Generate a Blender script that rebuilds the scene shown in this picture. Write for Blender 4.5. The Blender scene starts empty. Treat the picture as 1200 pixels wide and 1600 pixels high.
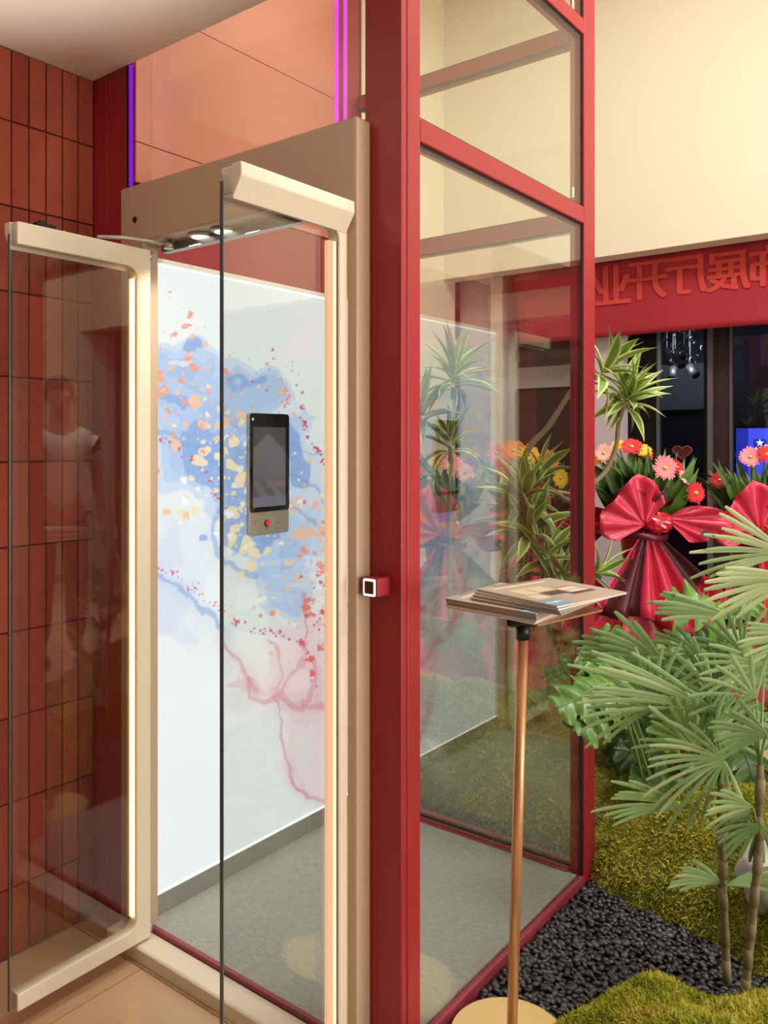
import bpy, math, random
import numpy as np
from mathutils import Vector, Matrix, noise

# ------------------------------------------------------------------ camera, world, lights, exposure
SC = bpy.context.scene
COL = SC.collection
R = math.radians
CAM_H, FPX, YAW = 1.36, 1285.0, R(37.6)
cam_d = bpy.data.cameras.new('camera')
cam_d.sensor_fit = 'VERTICAL'
cam_d.sensor_height = 24.0
cam_d.lens = FPX / 1600 * 24.0
cam_d.shift_y = -110 / 1600
cam_d.clip_start = 0.02
cam = bpy.data.objects.new('camera', cam_d)
COL.objects.link(cam)
cam.location = (0, 0, CAM_H)
cam.rotation_euler = (R(90), 0, YAW)
SC.camera = cam

SC.view_settings.view_transform = 'Standard'
SC.view_settings.look = 'None'
SC.view_settings.gamma = 1.0
SC.view_settings.use_curve_mapping = False
SC.view_settings.exposure = 0.0
SC.cycles.max_bounces = 10
SC.cycles.transparent_max_bounces = 24
SC.cycles.glossy_bounces = 5
SC.cycles.diffuse_bounces = 4
SC.cycles.caustics_reflective = False
SC.cycles.caustics_refractive = False
SC.cycles.sample_clamp_indirect = 4.0

w = bpy.data.worlds.new('world')
SC.world = w
w.use_nodes = True
w.node_tree.nodes['Background'].inputs['Color'].default_value = (0.9, 0.86, 0.8, 1)
w.node_tree.nodes['Background'].inputs['Strength'].default_value = 0.03

def lamp(name, loc, size, watts, col, rot=(0, 0, 0), kind='AREA', spread=None, size_y=None):
    d = bpy.data.lights.new(name, kind)
    d.energy = watts
    d.color = col
    if kind == 'AREA':
        d.shape = 'RECTANGLE' if size_y else 'DISK'
        d.size = size
        if size_y: d.size_y = size_y
        if spread: d.spread = R(spread)
    elif kind == 'SPOT':
        d.spot_size = R(spread or 80); d.spot_blend = 0.6; d.shadow_soft_size = size
    else:
        d.shadow_soft_size = size
    o = bpy.data.objects.new(name, d)
    o.location = loc
    o.rotation_euler = rot
    COL.objects.link(o)
    return o

WARM = (1.0, 0.90, 0.74)
NEUT = (1.0, 0.97, 0.92)
# lamps in the double height ceiling
lamp('ceiling_lamp', (0.4, 2.6, 4.5), 1.0, 95, NEUT)
lamp('ceiling_lamp', (-1.5, 3.1, 4.5), 0.9, 34, NEUT)
lamp('ceiling_lamp', (2.2, 3.2, 4.5), 1.0, 60, NEUT)
# unseen fill lights added on the right hand side
lamp('side_fill', (3.9, 2.9, 1.1), 1.6, 130, NEUT, rot=Vector((-.78, -.42, .34)).to_track_quat('-Z', 'Y').to_euler(), size_y=2.0)
lamp('side_fill', (3.9, 0.5, 1.5), 1.6, 60, NEUT, rot=(0, R(90), 0), size_y=1.4)
# recessed lamps in the low ceiling
lamp('recessed_lamp', (-1.55, 0.5, 2.37), 0.15, 1.2, WARM)
lamp('recessed_lamp', (0.6, -0.5, 2.37), 0.25, 1.2, WARM)
# unseen spot added left of the camera to brighten the low ceiling
lamp('ceiling_fill', (-1.5, 0.42, 0.80), 0.08, 86, NEUT, rot=(R(180), 0, 0), kind='SPOT', spread=64)

# ------------------------------------------------------------------ helpers
FW = Vector((-math.sin(YAW), math.cos(YAW), 0)); RT = Vector((math.cos(YAW), math.sin(YAW), 0))
def at(px, py, X=None, Y=None, Z=None, d=None):
    """world point seen at a pixel of the 1200x1600 frame, on the given plane"""
    v = FW + RT * ((px - 600) / FPX) + Vector((0, 0, (690 - py) / FPX))
    if X is not None: t = X / v.x
    elif Y is not None: t = Y / v.y
    elif Z is not None: t = (Z - CAM_H) / v.z
    else: t = d
    return Vector((v.x * t, v.y * t, CAM_H + v.z * t))

def lin(c):
    return tuple(((x / 255) / 12.92) if x / 255 <= 0.04045 else ((x / 255 + 0.055) / 1.055) ** 2.4 for x in c[:3]) + (1,)

MATS = {}
def mat(name, rgb=None, rough=0.5, metal=0.0, var=0.0, vscale=8.0, bump=0.0, bscale=60.0, spec=0.5,
        emit=None, estr=0.0, coat=0.0, stretch=None, trans=0.0, sheen=0.0):
    m = bpy.data.materials.new(name)
    m.use_nodes = True
    nt = m.node_tree
    b = nt.nodes['Principled BSDF']
    c = lin(rgb) if rgb else (0.8, 0.8, 0.8, 1)
    b.inputs['Base Color'].default_value = c
    b.inputs['Roughness'].default_value = rough
    b.inputs['Metallic'].default_value = metal
    b.inputs['Specular IOR Level'].default_value = spec
    if coat: b.inputs['Coat Weight'].default_value = coat
    if trans: b.inputs['Subsurface Weight'].default_value = trans
    if emit:
        b.inputs['Emission Color'].default_value = lin(emit)
        b.inputs['Emission Strength'].default_value = estr
    tc = None
    if var or bump:
        tc = nt.nodes.new('ShaderNodeTexCoord')
        src = tc.outputs['Object']
        if stretch:
            mp = nt.nodes.new('ShaderNodeMapping'); mp.inputs['Scale'].default_value = stretch
            nt.links.new(src, mp.inputs['Vector']); src = mp.outputs['Vector']
    if var:
        n = nt.nodes.new('ShaderNodeTexNoise'); n.inputs['Scale'].default_value = vscale
        n.inputs['Detail'].default_value = 4
        nt.links.new(src, n.inputs['Vector'])
        mx = nt.nodes.new('ShaderNodeMix'); mx.data_type = 'RGBA'
        mx.inputs['A'].default_value = tuple(x * (1 - var) for x in c[:3]) + (1,)
        mx.inputs['B'].default_value = tuple(min(1, x * (1 + var)) for x in c[:3]) + (1,)
        nt.links.new(n.outputs['Fac'], mx.inputs['Factor'])
        nt.links.new(mx.outputs['Result'], b.inputs['Base Color'])
    if bump:
        n = nt.nodes.new('ShaderNodeTexNoise'); n.inputs['Scale'].default_value = bscale
        n.inputs['Detail'].default_value = 5
        nt.links.new(src, n.inputs['Vector'])
        bp = nt.nodes.new('ShaderNodeBump'); bp.inputs['Strength'].default_value = bump
        bp.inputs['Distance'].default_value = 0.004
        nt.links.new(n.outputs['Fac'], bp.inputs['Height'])
        nt.links.new(bp.outputs['Normal'], b.inputs['Normal'])
    MATS[name] = m
    return m

def glass_mat(name, tint=(0.97, 0.98, 0.96), ior=1.5, base=0.0, rough=0.0):
    m = bpy.data.materials.new(name); m.use_nodes = True
    nt = m.node_tree; nt.nodes.clear()
    out = nt.nodes.new('ShaderNodeOutputMaterial')
    tr = nt.nodes.new('ShaderNodeBsdfTransparent'); tr.inputs['Color'].default_value = tint + (1,)
    gl = nt.nodes.new('ShaderNodeBsdfGlossy'); gl.inputs['Roughness'].default_value = rough
    gl.inputs['Color'].default_value = (1, 1, 1, 1)
    fr = nt.nodes.new('ShaderNodeFresnel'); fr.inputs['IOR'].default_value = ior
    # the same reflectance whichever face of the sheet is met
    geo = nt.nodes.new('ShaderNodeNewGeometry')
    mi = nt.nodes.new('ShaderNodeMix'); mi.data_type = 'FLOAT'
    mi.inputs['A'].default_value = ior; mi.inputs['B'].default_value = 1.0 / ior
    inv = nt.nodes.new('ShaderNodeMath'); inv.operation = 'MULTIPLY'; inv.inputs[1].default_value = 0.0
    nt.links.new(geo.outputs['Backfacing'], mi.inputs['Factor'])
    mn = nt.nodes.new('ShaderNodeMath'); mn.operation = 'MAXIMUM'; mn.inputs[1].default_value = base
    mx = nt.nodes.new('ShaderNodeMixShader')
    # Fresnel node inverts the IOR on back faces, so feed it the inverted value there
    nt.links.new(mi.outputs['Result'], fr.inputs['IOR'])
    nt.links.new(fr.outputs['Fac'], mn.inputs[0])
    nt.links.new(mn.outputs['Value'], mx.inputs['Fac'])
    nt.links.new(tr.outputs['BSDF'], mx.inputs[1]); nt.links.new(gl.outputs['BSDF'], mx.inputs[2])
    nt.links.new(mx.outputs['Shader'], out.inputs['Surface'])
    nt.nodes.remove(inv)
    MATS[name] = m
    return m

def emit_mat(name, rgb, strength):
    m = bpy.data.materials.new(name); m.use_nodes = True
    nt = m.node_tree; nt.nodes.clear()
    out = nt.nodes.new('ShaderNodeOutputMaterial'); e = nt.nodes.new('ShaderNodeEmission')
    e.inputs['Color'].default_value = lin(rgb); e.inputs['Strength'].default_value = strength
    nt.links.new(e.outputs['Emission'], out.inputs['Surface'])
    MATS[name] = m
    return m

def print_mat(name, strength=0.0, rough=0.4):
    """flat print held in a colour attribute; backlit when strength > 0"""
    m = bpy.data.materials.new(name); m.use_nodes = True
    nt = m.node_tree; b = nt.nodes['Principled BSDF']
    a = nt.nodes.new('ShaderNodeVertexColor'); a.layer_name = 'print'
    b.inputs['Roughness'].default_value = rough
    if strength:
        b.inputs['Base Color'].default_value = (0.05, 0.05, 0.05, 1)
        nt.links.new(a.outputs['Color'], b.inputs['Emission Color'])
        b.inputs['Emission Strength'].default_value = strength
    else:
        nt.links.new(a.outputs['Color'], b.inputs['Base Color'])
    MATS[name] = m
    return m

class MB:
    """collects faces; .build() links them as one mesh object"""
    def __init__(s): s.v = []; s.f = []; s.m = []; s.sm = []
    def add(s, verts, faces, mi=0, smooth=False):
        o = len(s.v)
        s.v += [tuple(p) for p in verts]
        for f in faces:
            s.f.append(tuple(i + o for i in f)); s.m.append(mi); s.sm.append(smooth)
        return s
    def box(s, a, b, mi=0):
        x0, x1 = sorted((a[0], b[0])); y0, y1 = sorted((a[1], b[1])); z0, z1 = sorted((a[2], b[2]))
        return s.add([(x0,y0,z0),(x1,y0,z0),(x1,y1,z0),(x0,y1,z0),(x0,y0,z1),(x1,y0,z1),(x1,y1,z1),(x0,y1,z1)],
              [(0,3,2,1),(4,5,6,7),(0,1,5,4),(1,2,6,5),(2,3,7,6),(3,0,4,7)], mi)
    def prism(s, poly, axis, a, b, mi=0):
        """poly: 2D points in the other two axes (in x,y,z order), extruded along axis from a to b"""
        def p(u, v, t):
            return (t,u,v) if axis == 'x' else (u,t,v) if axis == 'y' else (u,v,t)
        n = len(poly)
        vs = [p(u, v, a) for u, v in poly] + [p(u, v, b) for u, v in poly]
        fs = [tuple(range(n))[::-1], tuple(range(n, 2*n))] + [(i, (i+1) % n, n+(i+1) % n, n+i) for i in range(n)]
        return s.add(vs, fs, mi)
    def tube(s, pts, rad, n=10, mi=0, cap=True):
        pts = [Vector(p) for p in pts]
        if not hasattr(rad, '__len__'): rad = [rad] * len(pts)
        o = len(s.v); up = None
        for i, p in enumerate(pts):
            d = (pts[min(i+1, len(pts)-1)] - pts[max(i-1, 0)]).normalized()
            if up is None: up = d.orthogonal().normalized()
            up = (up - d * up.dot(d)).normalized(); sd = d.cross(up)
            for k in range(n):
                a = 2*math.pi*k/n
                s.v.append(tuple(p + (up*math.cos(a) + sd*math.sin(a))*rad[i]))
        for i in range(len(pts)-1):
            for k in range(n):
                s.f.append((o+i*n+k, o+i*n+(k+1) % n, o+(i+1)*n+(k+1) % n, o+(i+1)*n+k)); s.m.append(mi); s.sm.append(True)
        if cap:
            s.f.append(tuple(o+k for k in range(n))[::-1]); s.m.append(mi); s.sm.append(False)
            q = o+(len(pts)-1)*n
            s.f.append(tuple(q+k for k in range(n))); s.m.append(mi); s.sm.append(False)
        return s
    def lathe(s, c, prof, n=40, mi=0, smooth=True):
        o = len(s.v); c = Vector(c)
        for r, z in prof:
            for k in range(n):
                a = 2*math.pi*k/n
                s.v.append((c.x + r*math.cos(a), c.y + r*math.sin(a), c.z + z))
        for i in range(len(prof)-1):
            for k in range(n):
                s.f.append((o+i*n+k, o+i*n+(k+1) % n, o+(i+1)*n+(k+1) % n, o+(i+1)*n+k)); s.m.append(mi); s.sm.append(smooth)
        s.f.append(tuple(o+k for k in range(n))[::-1]); s.m.append(mi); s.sm.append(False)
        q = o+(len(prof)-1)*n
        s.f.append(tuple(q+k for k in range(n))); s.m.append(mi); s.sm.append(False)
        return s
    def blob(s, c, r, mi=0, nu=10, nv=7):
        c = Vector(c); o = len(s.v)
        if not hasattr(r, '__len__'): r = (r, r, r)
        for i in range(nv+1):
            t = math.pi*i/nv
            for k in range(nu):
                a = 2*math.pi*k/nu
                s.v.append((c.x+r[0]*math.sin(t)*math.cos(a), c.y+r[1]*math.sin(t)*math.sin(a), c.z-r[2]*math.cos(t)))
        for i in range(nv):
            for k in range(nu):
                s.f.append((o+i*nu+k, o+i*nu+(k+1) % nu, o+(i+1)*nu+(k+1) % nu, o+(i+1)*nu+k)); s.m.append(mi); s.sm.append(True)
        return s
    def grid(s, P, mi=0, smooth=True):
        """P[i][j] points"""
        o = len(s.v); n = len(P[0])
        for row in P: s.v += [tuple(p) for p in row]
        for i in range(len(P)-1):
            for j in range(n-1):
                s.f.append((o+i*n+j, o+i*n+j+1, o+(i+1)*n+j+1, o+(i+1)*n+j)); s.m.append(mi[j] if hasattr(mi, '__len__') else mi); s.sm.append(smooth)
        return s
    def build(s, name, mats, parent=None, bevel=0, origin=None, solid=0, seg=2):
        if not isinstance(mats, (list, tuple)): mats = [mats]
        V = np.array(s.v, dtype=float)
        if origin is None:
            lo, hi = V.min(0), V.max(0)
            origin = Vector(((lo[0]+hi[0])/2, (lo[1]+hi[1])/2, lo[2]))
        origin = Vector(origin)
        V = V - np.array(origin)
        me = bpy.data.meshes.new(name)
        me.from_pydata(V.tolist(), [], s.f)
        for m in mats: me.materials.append(MATS[m] if isinstance(m, str) else m)
        me.polygons.foreach_set('material_index', s.m)
        me.polygons.foreach_set('use_smooth', s.sm)
        me.update()
        o = bpy.data.objects.new(name, me)
        COL.objects.link(o)
        put(o, origin, parent)
        if solid:
            md = o.modifiers.new('solid', 'SOLIDIFY'); md.thickness = solid; md.offset = 0
        if bevel:
            md = o.modifiers.new('bevel', 'BEVEL'); md.width = bevel; md.segments = seg; md.limit_method = 'ANGLE'
        return o

WLOC = {}
def put(o, loc, parent=None):
    loc = Vector(loc)
    if parent is not None:
        o.parent = parent
        o.location = loc - WLOC[parent.name]
    else:
        o.location = loc
    WLOC[o.name] = loc

def tag(o, label=None, cat=None, group=None, kind=None):
    if label: o['label'] = label
    if cat: o['category'] = cat
    if group: o['group'] = group
    if kind: o['kind'] = kind
    return o
def thing(name, loc, label, cat, group=None):
    o = bpy.data.objects.new(name, None)
    o.empty_display_size = 0.1
    COL.objects.link(o)
    put(o, loc)
    return tag(o, label, cat, group)
def inst(src, name, loc, rot=(0, 0, 0), scale=(1, 1, 1), parent=None, material=None):
    """a linked copy of a mesh object, placed in the world (parents are never rotated)"""
    o = src.copy()
    o.name = name
    o.parent = None
    for k in list(o.keys()):
        if k in ('label', 'category', 'group', 'kind'): del o[k]
    COL.objects.link(o)
    put(o, loc, parent)
    o.rotation_euler = rot if not isinstance(rot, Matrix) else rot.to_euler()
    o.scale = scale
    return o
def piece(a, b, name, m, parent=None, bevel=0):
    return MB().box(a, b).build(name, m, parent, bevel)
def struct(o):
    o['kind'] = 'structure'
    return o
def arc(cx, cy, r, a0, a1, n=6):
    return [(cx + r*math.cos(R(a0+(a1-a0)*i/n)), cy + r*math.sin(R(a0+(a1-a0)*i/n))) for i in range(n+1)]
def colour_mesh(o, cols):
    me = o.data
    ca = me.color_attributes.new('print', 'FLOAT_COLOR', 'POINT')
    arr = np.ones((len(me.vertices), 4), dtype=np.float32)
    arr[:, :3] = cols
    ca.data.foreach_set('color', arr.ravel())
def lin_np(a):
    a = np.clip(np.asarray(a, dtype=float) / 255, 0, 1)
    return np.where(a <= 0.04045, a / 12.92, ((a + 0.055) / 1.055) ** 2.4)

# ------------------------------------------------------------------ materials
mat('cream_paint', (230, 220, 198), 0.85, var=0.03, vscale=1.5)
mat('ceiling_paint', (236, 222, 206), 0.9, var=0.03, vscale=3, bump=0.05, bscale=20)
mat('grey_paint', (194, 184, 190), 0.8, var=0.05, vscale=2)
mat('rear_paint', (86, 74, 68), 0.8)
mat('mortar', (84, 34, 24), 0.95)
mat('brick_red', (150, 68, 50), 0.9, var=0.18, vscale=30, bump=0.5, bscale=120)
mat('brick_deep', (138, 58, 41), 0.9, var=0.18, vscale=30, bump=0.5, bscale=120)
mat('brick_warm', (158, 74, 53), 0.9, var=0.18, vscale=30, bump=0.5, bscale=120)
mat('floor_tile', (196, 164, 132), 0.28, var=0.05, vscale=2.5)
mat('grout', (120, 98, 80), 0.9)
mat('red_metal', (160, 42, 50), 0.42, var=0.03, vscale=3)
mat('red_edge', (152, 62, 74), 0.45)
mat('crimson_panel', (150, 44, 52), 0.4)
mat('salmon_panel', (216, 136, 114), 0.5, var=0.03, vscale=2)
mat('beige_metal', (196, 172, 148), 0.35)
mat('ivory_metal', (232, 224, 204), 0.4)
mat('black_rubber', (18, 16, 16), 0.6)
mat('dark_joint', (60, 22, 20), 0.8)
mat('black_plastic', (22, 22, 24), 0.35)
mat('grey_metal', (150, 150, 146), 0.35, metal=0.6)
mat('steel', (182, 178, 166), 0.35, metal=0.5)
mat('white_plastic', (232, 232, 228), 0.35)
mat('screen_black', (14, 14, 17), 0.08)
mat('skirting', (150, 150, 144), 0.4, metal=0.0, var=0.06, vscale=20)
glass_mat('clear_glass', (0.96, 0.98, 0.95), 1.5)
glass_mat('coated_glass', (0.96, 0.98, 0.96), 1.5, base=0.19)
glass_mat('leaf_glass', (0.94, 0.95, 0.94), 1.6)
glass_mat('dark_glass', (0.62, 0.64, 0.68), 1.45)
mat('glass_edge', (90, 106, 108), 0.2)
emit_mat('warm_led', (255, 196, 120), 5.0)
emit_mat('warm_led_soft', (255, 226, 178), 1.6)
emit_mat('peach_led', (250, 196, 150), 1.0)
mat('brown_channel', (70, 44, 30), 0.5)
emit_mat('magenta_led', (235, 60, 235), 1.35)
emit_mat('violet_led', (140, 30, 205), 1.0)
emit_mat('white_led', (240, 246, 255), 1.6)
emit_mat('panel_edge_led', (246, 252, 246), 2.0)
emit_mat('lamp_white', (255, 244, 225), 2.4)
mat('carpet', (168, 172, 165), 0.95, var=0.42, vscale=1, stretch=(42, 230, 1), bump=0.4, bscale=2)
# ------------------------------------------------------------------ setting
rng = random.Random(7)
XB = -2.10            # face of the brick wall
YW = 1.361            # front edge of the low ceiling
HC = 2.395            # low ceiling
XR, YF, YK = -1.037, 1.407, 2.42   # lift shaft: right face, front face, back face
XL = -1.92            # inner left wall of the shaft
PZ = 0.05             # platform level
YB = 4.88             # bulkhead
# floor of large tiles
fl = struct(piece((-5.2, -2.6, -0.04), (4.2, 6.4, -0.004), 'floor', 'grout'))
ts = 0.60
fx0, fy0 = -1.79, 1.30
proto = None
for i in range(-5, 9):
    for j in range(-6, 9):
        x0, y0 = fx0 + i*ts, fy0 + j*ts
        if x0 > 4.0 or y0 > 6.2: continue
        if y0 > 2.0 and x0 < -4.5: continue
        c = (x0 + ts/2, y0 + ts/2, -0.012)
        if proto is None:
            proto = MB().box((c[0]-ts/2+.0012, c[1]-ts/2+.0012, -.012), (c[0]+ts/2-.0012, c[1]+ts/2-.0012, 0)).build('tile', 'floor_tile', fl)
        else:
            inst(proto, 'tile', c, parent=fl)
# low ceiling in front of the shaft
struct(piece((-2.4, -2.6, HC), (4.2, YW, HC+.10), 'ceiling', 'ceiling_paint'))
struct(piece((-2.4, YW-.10, HC+.10), (4.2, YW, 4.62), 'wall_gallery', 'cream_paint'))
struct(piece((-5.2, YW-.10, 4.6), (4.2, 6.4, 4.7), 'ceiling_hall', 'cream_paint'))
# brick wall, thin bricks set on end
wl = struct(piece((-2.30, -2.6, 0), (XB-.006, YF-.046, HC+.05), 'wall_left', 'mortar'))
bw, bh = 0.0485, 0.2245
bp = {}
yk = YW
col_i = 0
while yk > 0.62:   # down to where the frame ends
    z = 2.204 - bh*10
    for r in range(-1, 11):
        z0 = 2.204 - bh*(10-r); z1 = min(z0 + bh, HC-.002); z0 = max(z0, 0.002)
        if z1 - z0 < .02: continue
        y1 = yk; y0 = yk - bw
        h = z1 - z0 - .004
        key = (round(h, 3), rng.choice(['brick_red', 'brick_deep', 'brick_warm']))
        c = (XB - .006 + rng.uniform(0, .0015), (y0+y1)/2, z0+.002)
        if key not in bp:
            bp[key] = MB().box((c[0]-.006, y0+.0018, z0+.002), (c[0]+.006, y1-.0018, z0+.002+h)).build('brick', key[1], wl, bevel=.0015, origin=c, seg=1)
        else:
            inst(bp[key], 'brick', c, parent=wl, rot=(0, 0, rng.choice((0, math.pi))))
    yk -= bw
# hall walls
struct(piece((-2.3, -2.7, 0), (4.2, -2.6, HC), 'wall_rear', 'rear_paint'))
struct(piece((4.1, -2.6, 0), (4.2, 6.4, 4.6), 'wall_right', 'cream_paint'))
xc = at(693, 400, Y=YB).x
struct(piece((xc-.10, YW+.1, 0), (xc, YB+.15, 4.6), 'wall_hall_left', 'cream_paint'))
zb = at(930, 402.5, Y=YB).z
struct(piece((xc, YB, zb), (4.2, YB+.15, 4.6), 'wall_back', 'cream_paint'))
struct(piece((xc-.1, YB+.15, zb+.05), (4.2, 6.4, zb+.10), 'ceiling_porch', 'ceiling_paint'))
# ------------------------------------------------------------------ glass lift shaft
ZT = 4.4
sh = thing('elevator_shaft', (-1.5, 1.9, 0), 'glass lift shaft with red metal posts and beams in the double height hall', 'elevator shaft')
PW = 0.071
def post(x0, y0, x1, y1, z1=ZT, z0=0.0, name='post', m='red_metal'):
    return piece((x0, y0, z0), (x1, y1, z1), name, m, sh, bevel=.003)
post(XR-.10, YF, XR, YF+.020)                       # front corner post, two sections with a fine groove
piece((XR-.075, YF+.020, 0), (XR-.002, YF+.0222, ZT), 'post_groove', 'dark_joint', sh)
post(XR-.075, YF+.0222, XR, YF+PW)
post(XR-.047, 2.338, XR, YK)                        # back right
post(XL-.09, 2.275, XL+.0, 2.36)                    # back left
post(-2.135, YF-.045, -2.035, YF-.01, HC+.06)      # front left, two sections
post(-2.033, YF-.045, -1.945, YF-.01, HC+.06)
post(-2.135, YF-.01, -1.99, YF+.04, ZT, name='rear_section')
# beams of the right, back and front faces
beams = [(2.018, 2.070), (2.590, 2.637), (3.16, 3.21), (3.74, 3.79)]
for z0, z1 in beams:
    piece((XR-.05, YF+PW, z0), (XR, 2.338, z1), 'beam', 'red_metal', sh, bevel=.003)
    piece((XL, 2.334, z0-.012), (XR-.047, 2.39, z1-.012), 'beam', 'red_metal', sh, bevel=.003)
    piece((XL+.002, YF, z0), (XR-.10, YF+.045, z1), 'beam', 'red_metal', sh, bevel=.003)
piece((XR-.016, YF+PW, 0.0), (XR, 2.338, 0.046), 'base_rail', 'red_edge', sh, bevel=.002)
piece((XL, 2.328, 0.0), (XR-.047, 2.39, 0.062), 'base_rail', 'red_edge', sh, bevel=.002)
# panes with their black gaskets
levels = [0.046] + [b for bb in beams for b in bb]
for k in range(0, len(levels)-1, 2):
    z0, z1 = levels[k], levels[k+1]
    y0, y1 = YF+PW, 2.338
    g = piece((XR-.016, y0, z0), (XR-.007, y1, z1), 'glass_pane', 'clear_glass', sh)
    for a, b in (((y0, z1-.007), (y1, z1)), ((y0, z0), (y0+.003, z1)), ((y1-.003, z0), (y1, z1))) + ((((y0, z0), (y1, z0+.005)),) if k else ()):
        piece((XR-.0165, a[0], a[1]), (XR-.0065, b[0], b[1]), 'gasket', 'black_rubber', sh)
    zz0, zz1 = (0.062 if k == 0 else z0-.012), z1-.012
    g = piece((XL, 2.342, zz0), (XR-.047, 2.352, zz1), 'glass_pane', 'coated_glass' if k == 0 else 'clear_glass', sh)
    piece((XL, 2.338, zz0), (XR-.047, 2.356, zz0+.004), 'gasket', 'black_rubber', sh)
    piece((XL, 2.338, zz1-.004), (XR-.047, 2.356, zz1), 'gasket', 'black_rubber', sh)
    if k >= 2:
        piece((XL+.002, YF+.014, z0), (XR-.10, YF+.024, z1), 'glass_pane', 'clear_glass', sh)
        s = piece((XR-.022, 2.300, z0+.025), (XR-.0205, 2.312, z0+.055), 'sticker', 'white_plastic', sh)
        s['label'] = 'small white sticker on the glass'
piece((XR-.20, 2.3665, 2.135), (XR-.19, 2.368, 2.16), 'sticker', 'white_plastic', sh)
# left side of the shaft: crimson lining below, salmon boards above
piece((XL-.02, YF+.0, 0.0), (XL, 2.335, 2.07), 'lining_board', 'crimson_panel', sh)
sz = [2.074, 2.186, 2.575, 3.10, 3.53, ZT]
for a, b in zip(sz[:-1], sz[1:]):
    piece((XL-.02, 1.376, a+.0015), (XL, 2.275, b-.0015), 'wall_board', 'salmon_panel', sh)
piece((XL-.03, 1.380, 2.07), (XL-.012, 2.275, ZT), 'backing_board', 'dark_joint', sh)
# vertical colour strips
s = piece((-1.930, 1.360, 2.06), (-1.9225, 1.368, HC-.003), 'light_strip', 'violet_led', sh); s['label'] = 'violet light strip'
piece((-1.9405, 1.359, 2.06), (-1.9305, 1.38, HC-.003), 'strip_channel', 'black_rubber', sh)
for y in (2.207, 2.250):
    s = piece((XL, y, 2.02), (XL+.006, y+.014, ZT), 'light_strip', 'magenta_led', sh); s['label'] = 'magenta light strip'
piece((XL, 2.222, 2.02), (XL+.004, 2.249, ZT), 'strip_channel', 'crimson_panel', sh)

# ------------------------------------------------------------------ entrance frame with its two swing leaves
Y0, Y1 = 1.357, 1.407
XA, XZ = -1.966, -1.119       # frame left and right
ZH, ZO = 2.058, 1.900         # frame top, opening top
en = thing('elevator_entrance', (-1.54, 1.38, 0), 'beige lift entrance frame with two open glass swing doors', 'elevator door')
MB().prism([(XA, 0), (-1.862, 0), (-1.862, ZO), (-1.205, ZO), (-1.205, ZO-.028), (-1.1475, ZO-.028), (-1.1475, 0), (XZ, 0), (XZ, ZH), (XA, ZH)], 'y', Y0, Y1).build('frame', 'beige_metal', en, bevel=.006)
piece((-1.90, Y1, ZO), (-1.13, Y1+.045, ZO+.12), 'header_soffit', 'beige_metal', en)
sl = MB().prism([(1.309, 0.0), (1.309, 0.034), (1.315, 0.038), (1.372, 0.040), (1.372, 0.0)], 'x', -1.960, -1.125).build('sill', 'ivory_metal', en, bevel=.002)
# sensor dot, downlights and screws of the header
dot = at(211, 343.5, Y=Y0)
MB().tube([(dot.x, Y0-.002, dot.z), (dot.x, Y0+.01, dot.z)], .0085, 18).build('sensor', 'black_plastic', en)
for px in (337, 403):
    v = at(px, 372, Z=ZO)
    v.y = Y0+.05
    lt = MB().lathe((v.x, v.y, ZO-.008), [(.030, 0), (.034, .003), (.034, .008)], 28).build('downlight', 'steel', en)
    MB().lathe((v.x, v.y, ZO-.009), [(.024, 0), (.026, .003)], 24).build('lamp_disc', 'lamp_white', lt)
for px in (246, 255, 360, 372):
    v = at(px, 372, Z=ZO)
    MB().lathe((v.x, Y0+.045, ZO-.003), [(.006, 0), (.007, .003)], 12).build('screw', 'steel', en)
lamp('downlight_lamp', (-1.72, 1.41, ZO-.02), 0.05, 1.2, WARM, spread=120)
lamp('downlight_lamp', (-1.50, 1.41, ZO-.02), 0.05, 1.2, WARM, spread=120)
piece((-1.86, Y1+.008, ZO-.022), (-1.15, Y1+.03, ZO), 'seal_rail', 'grey_metal', en)

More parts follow.
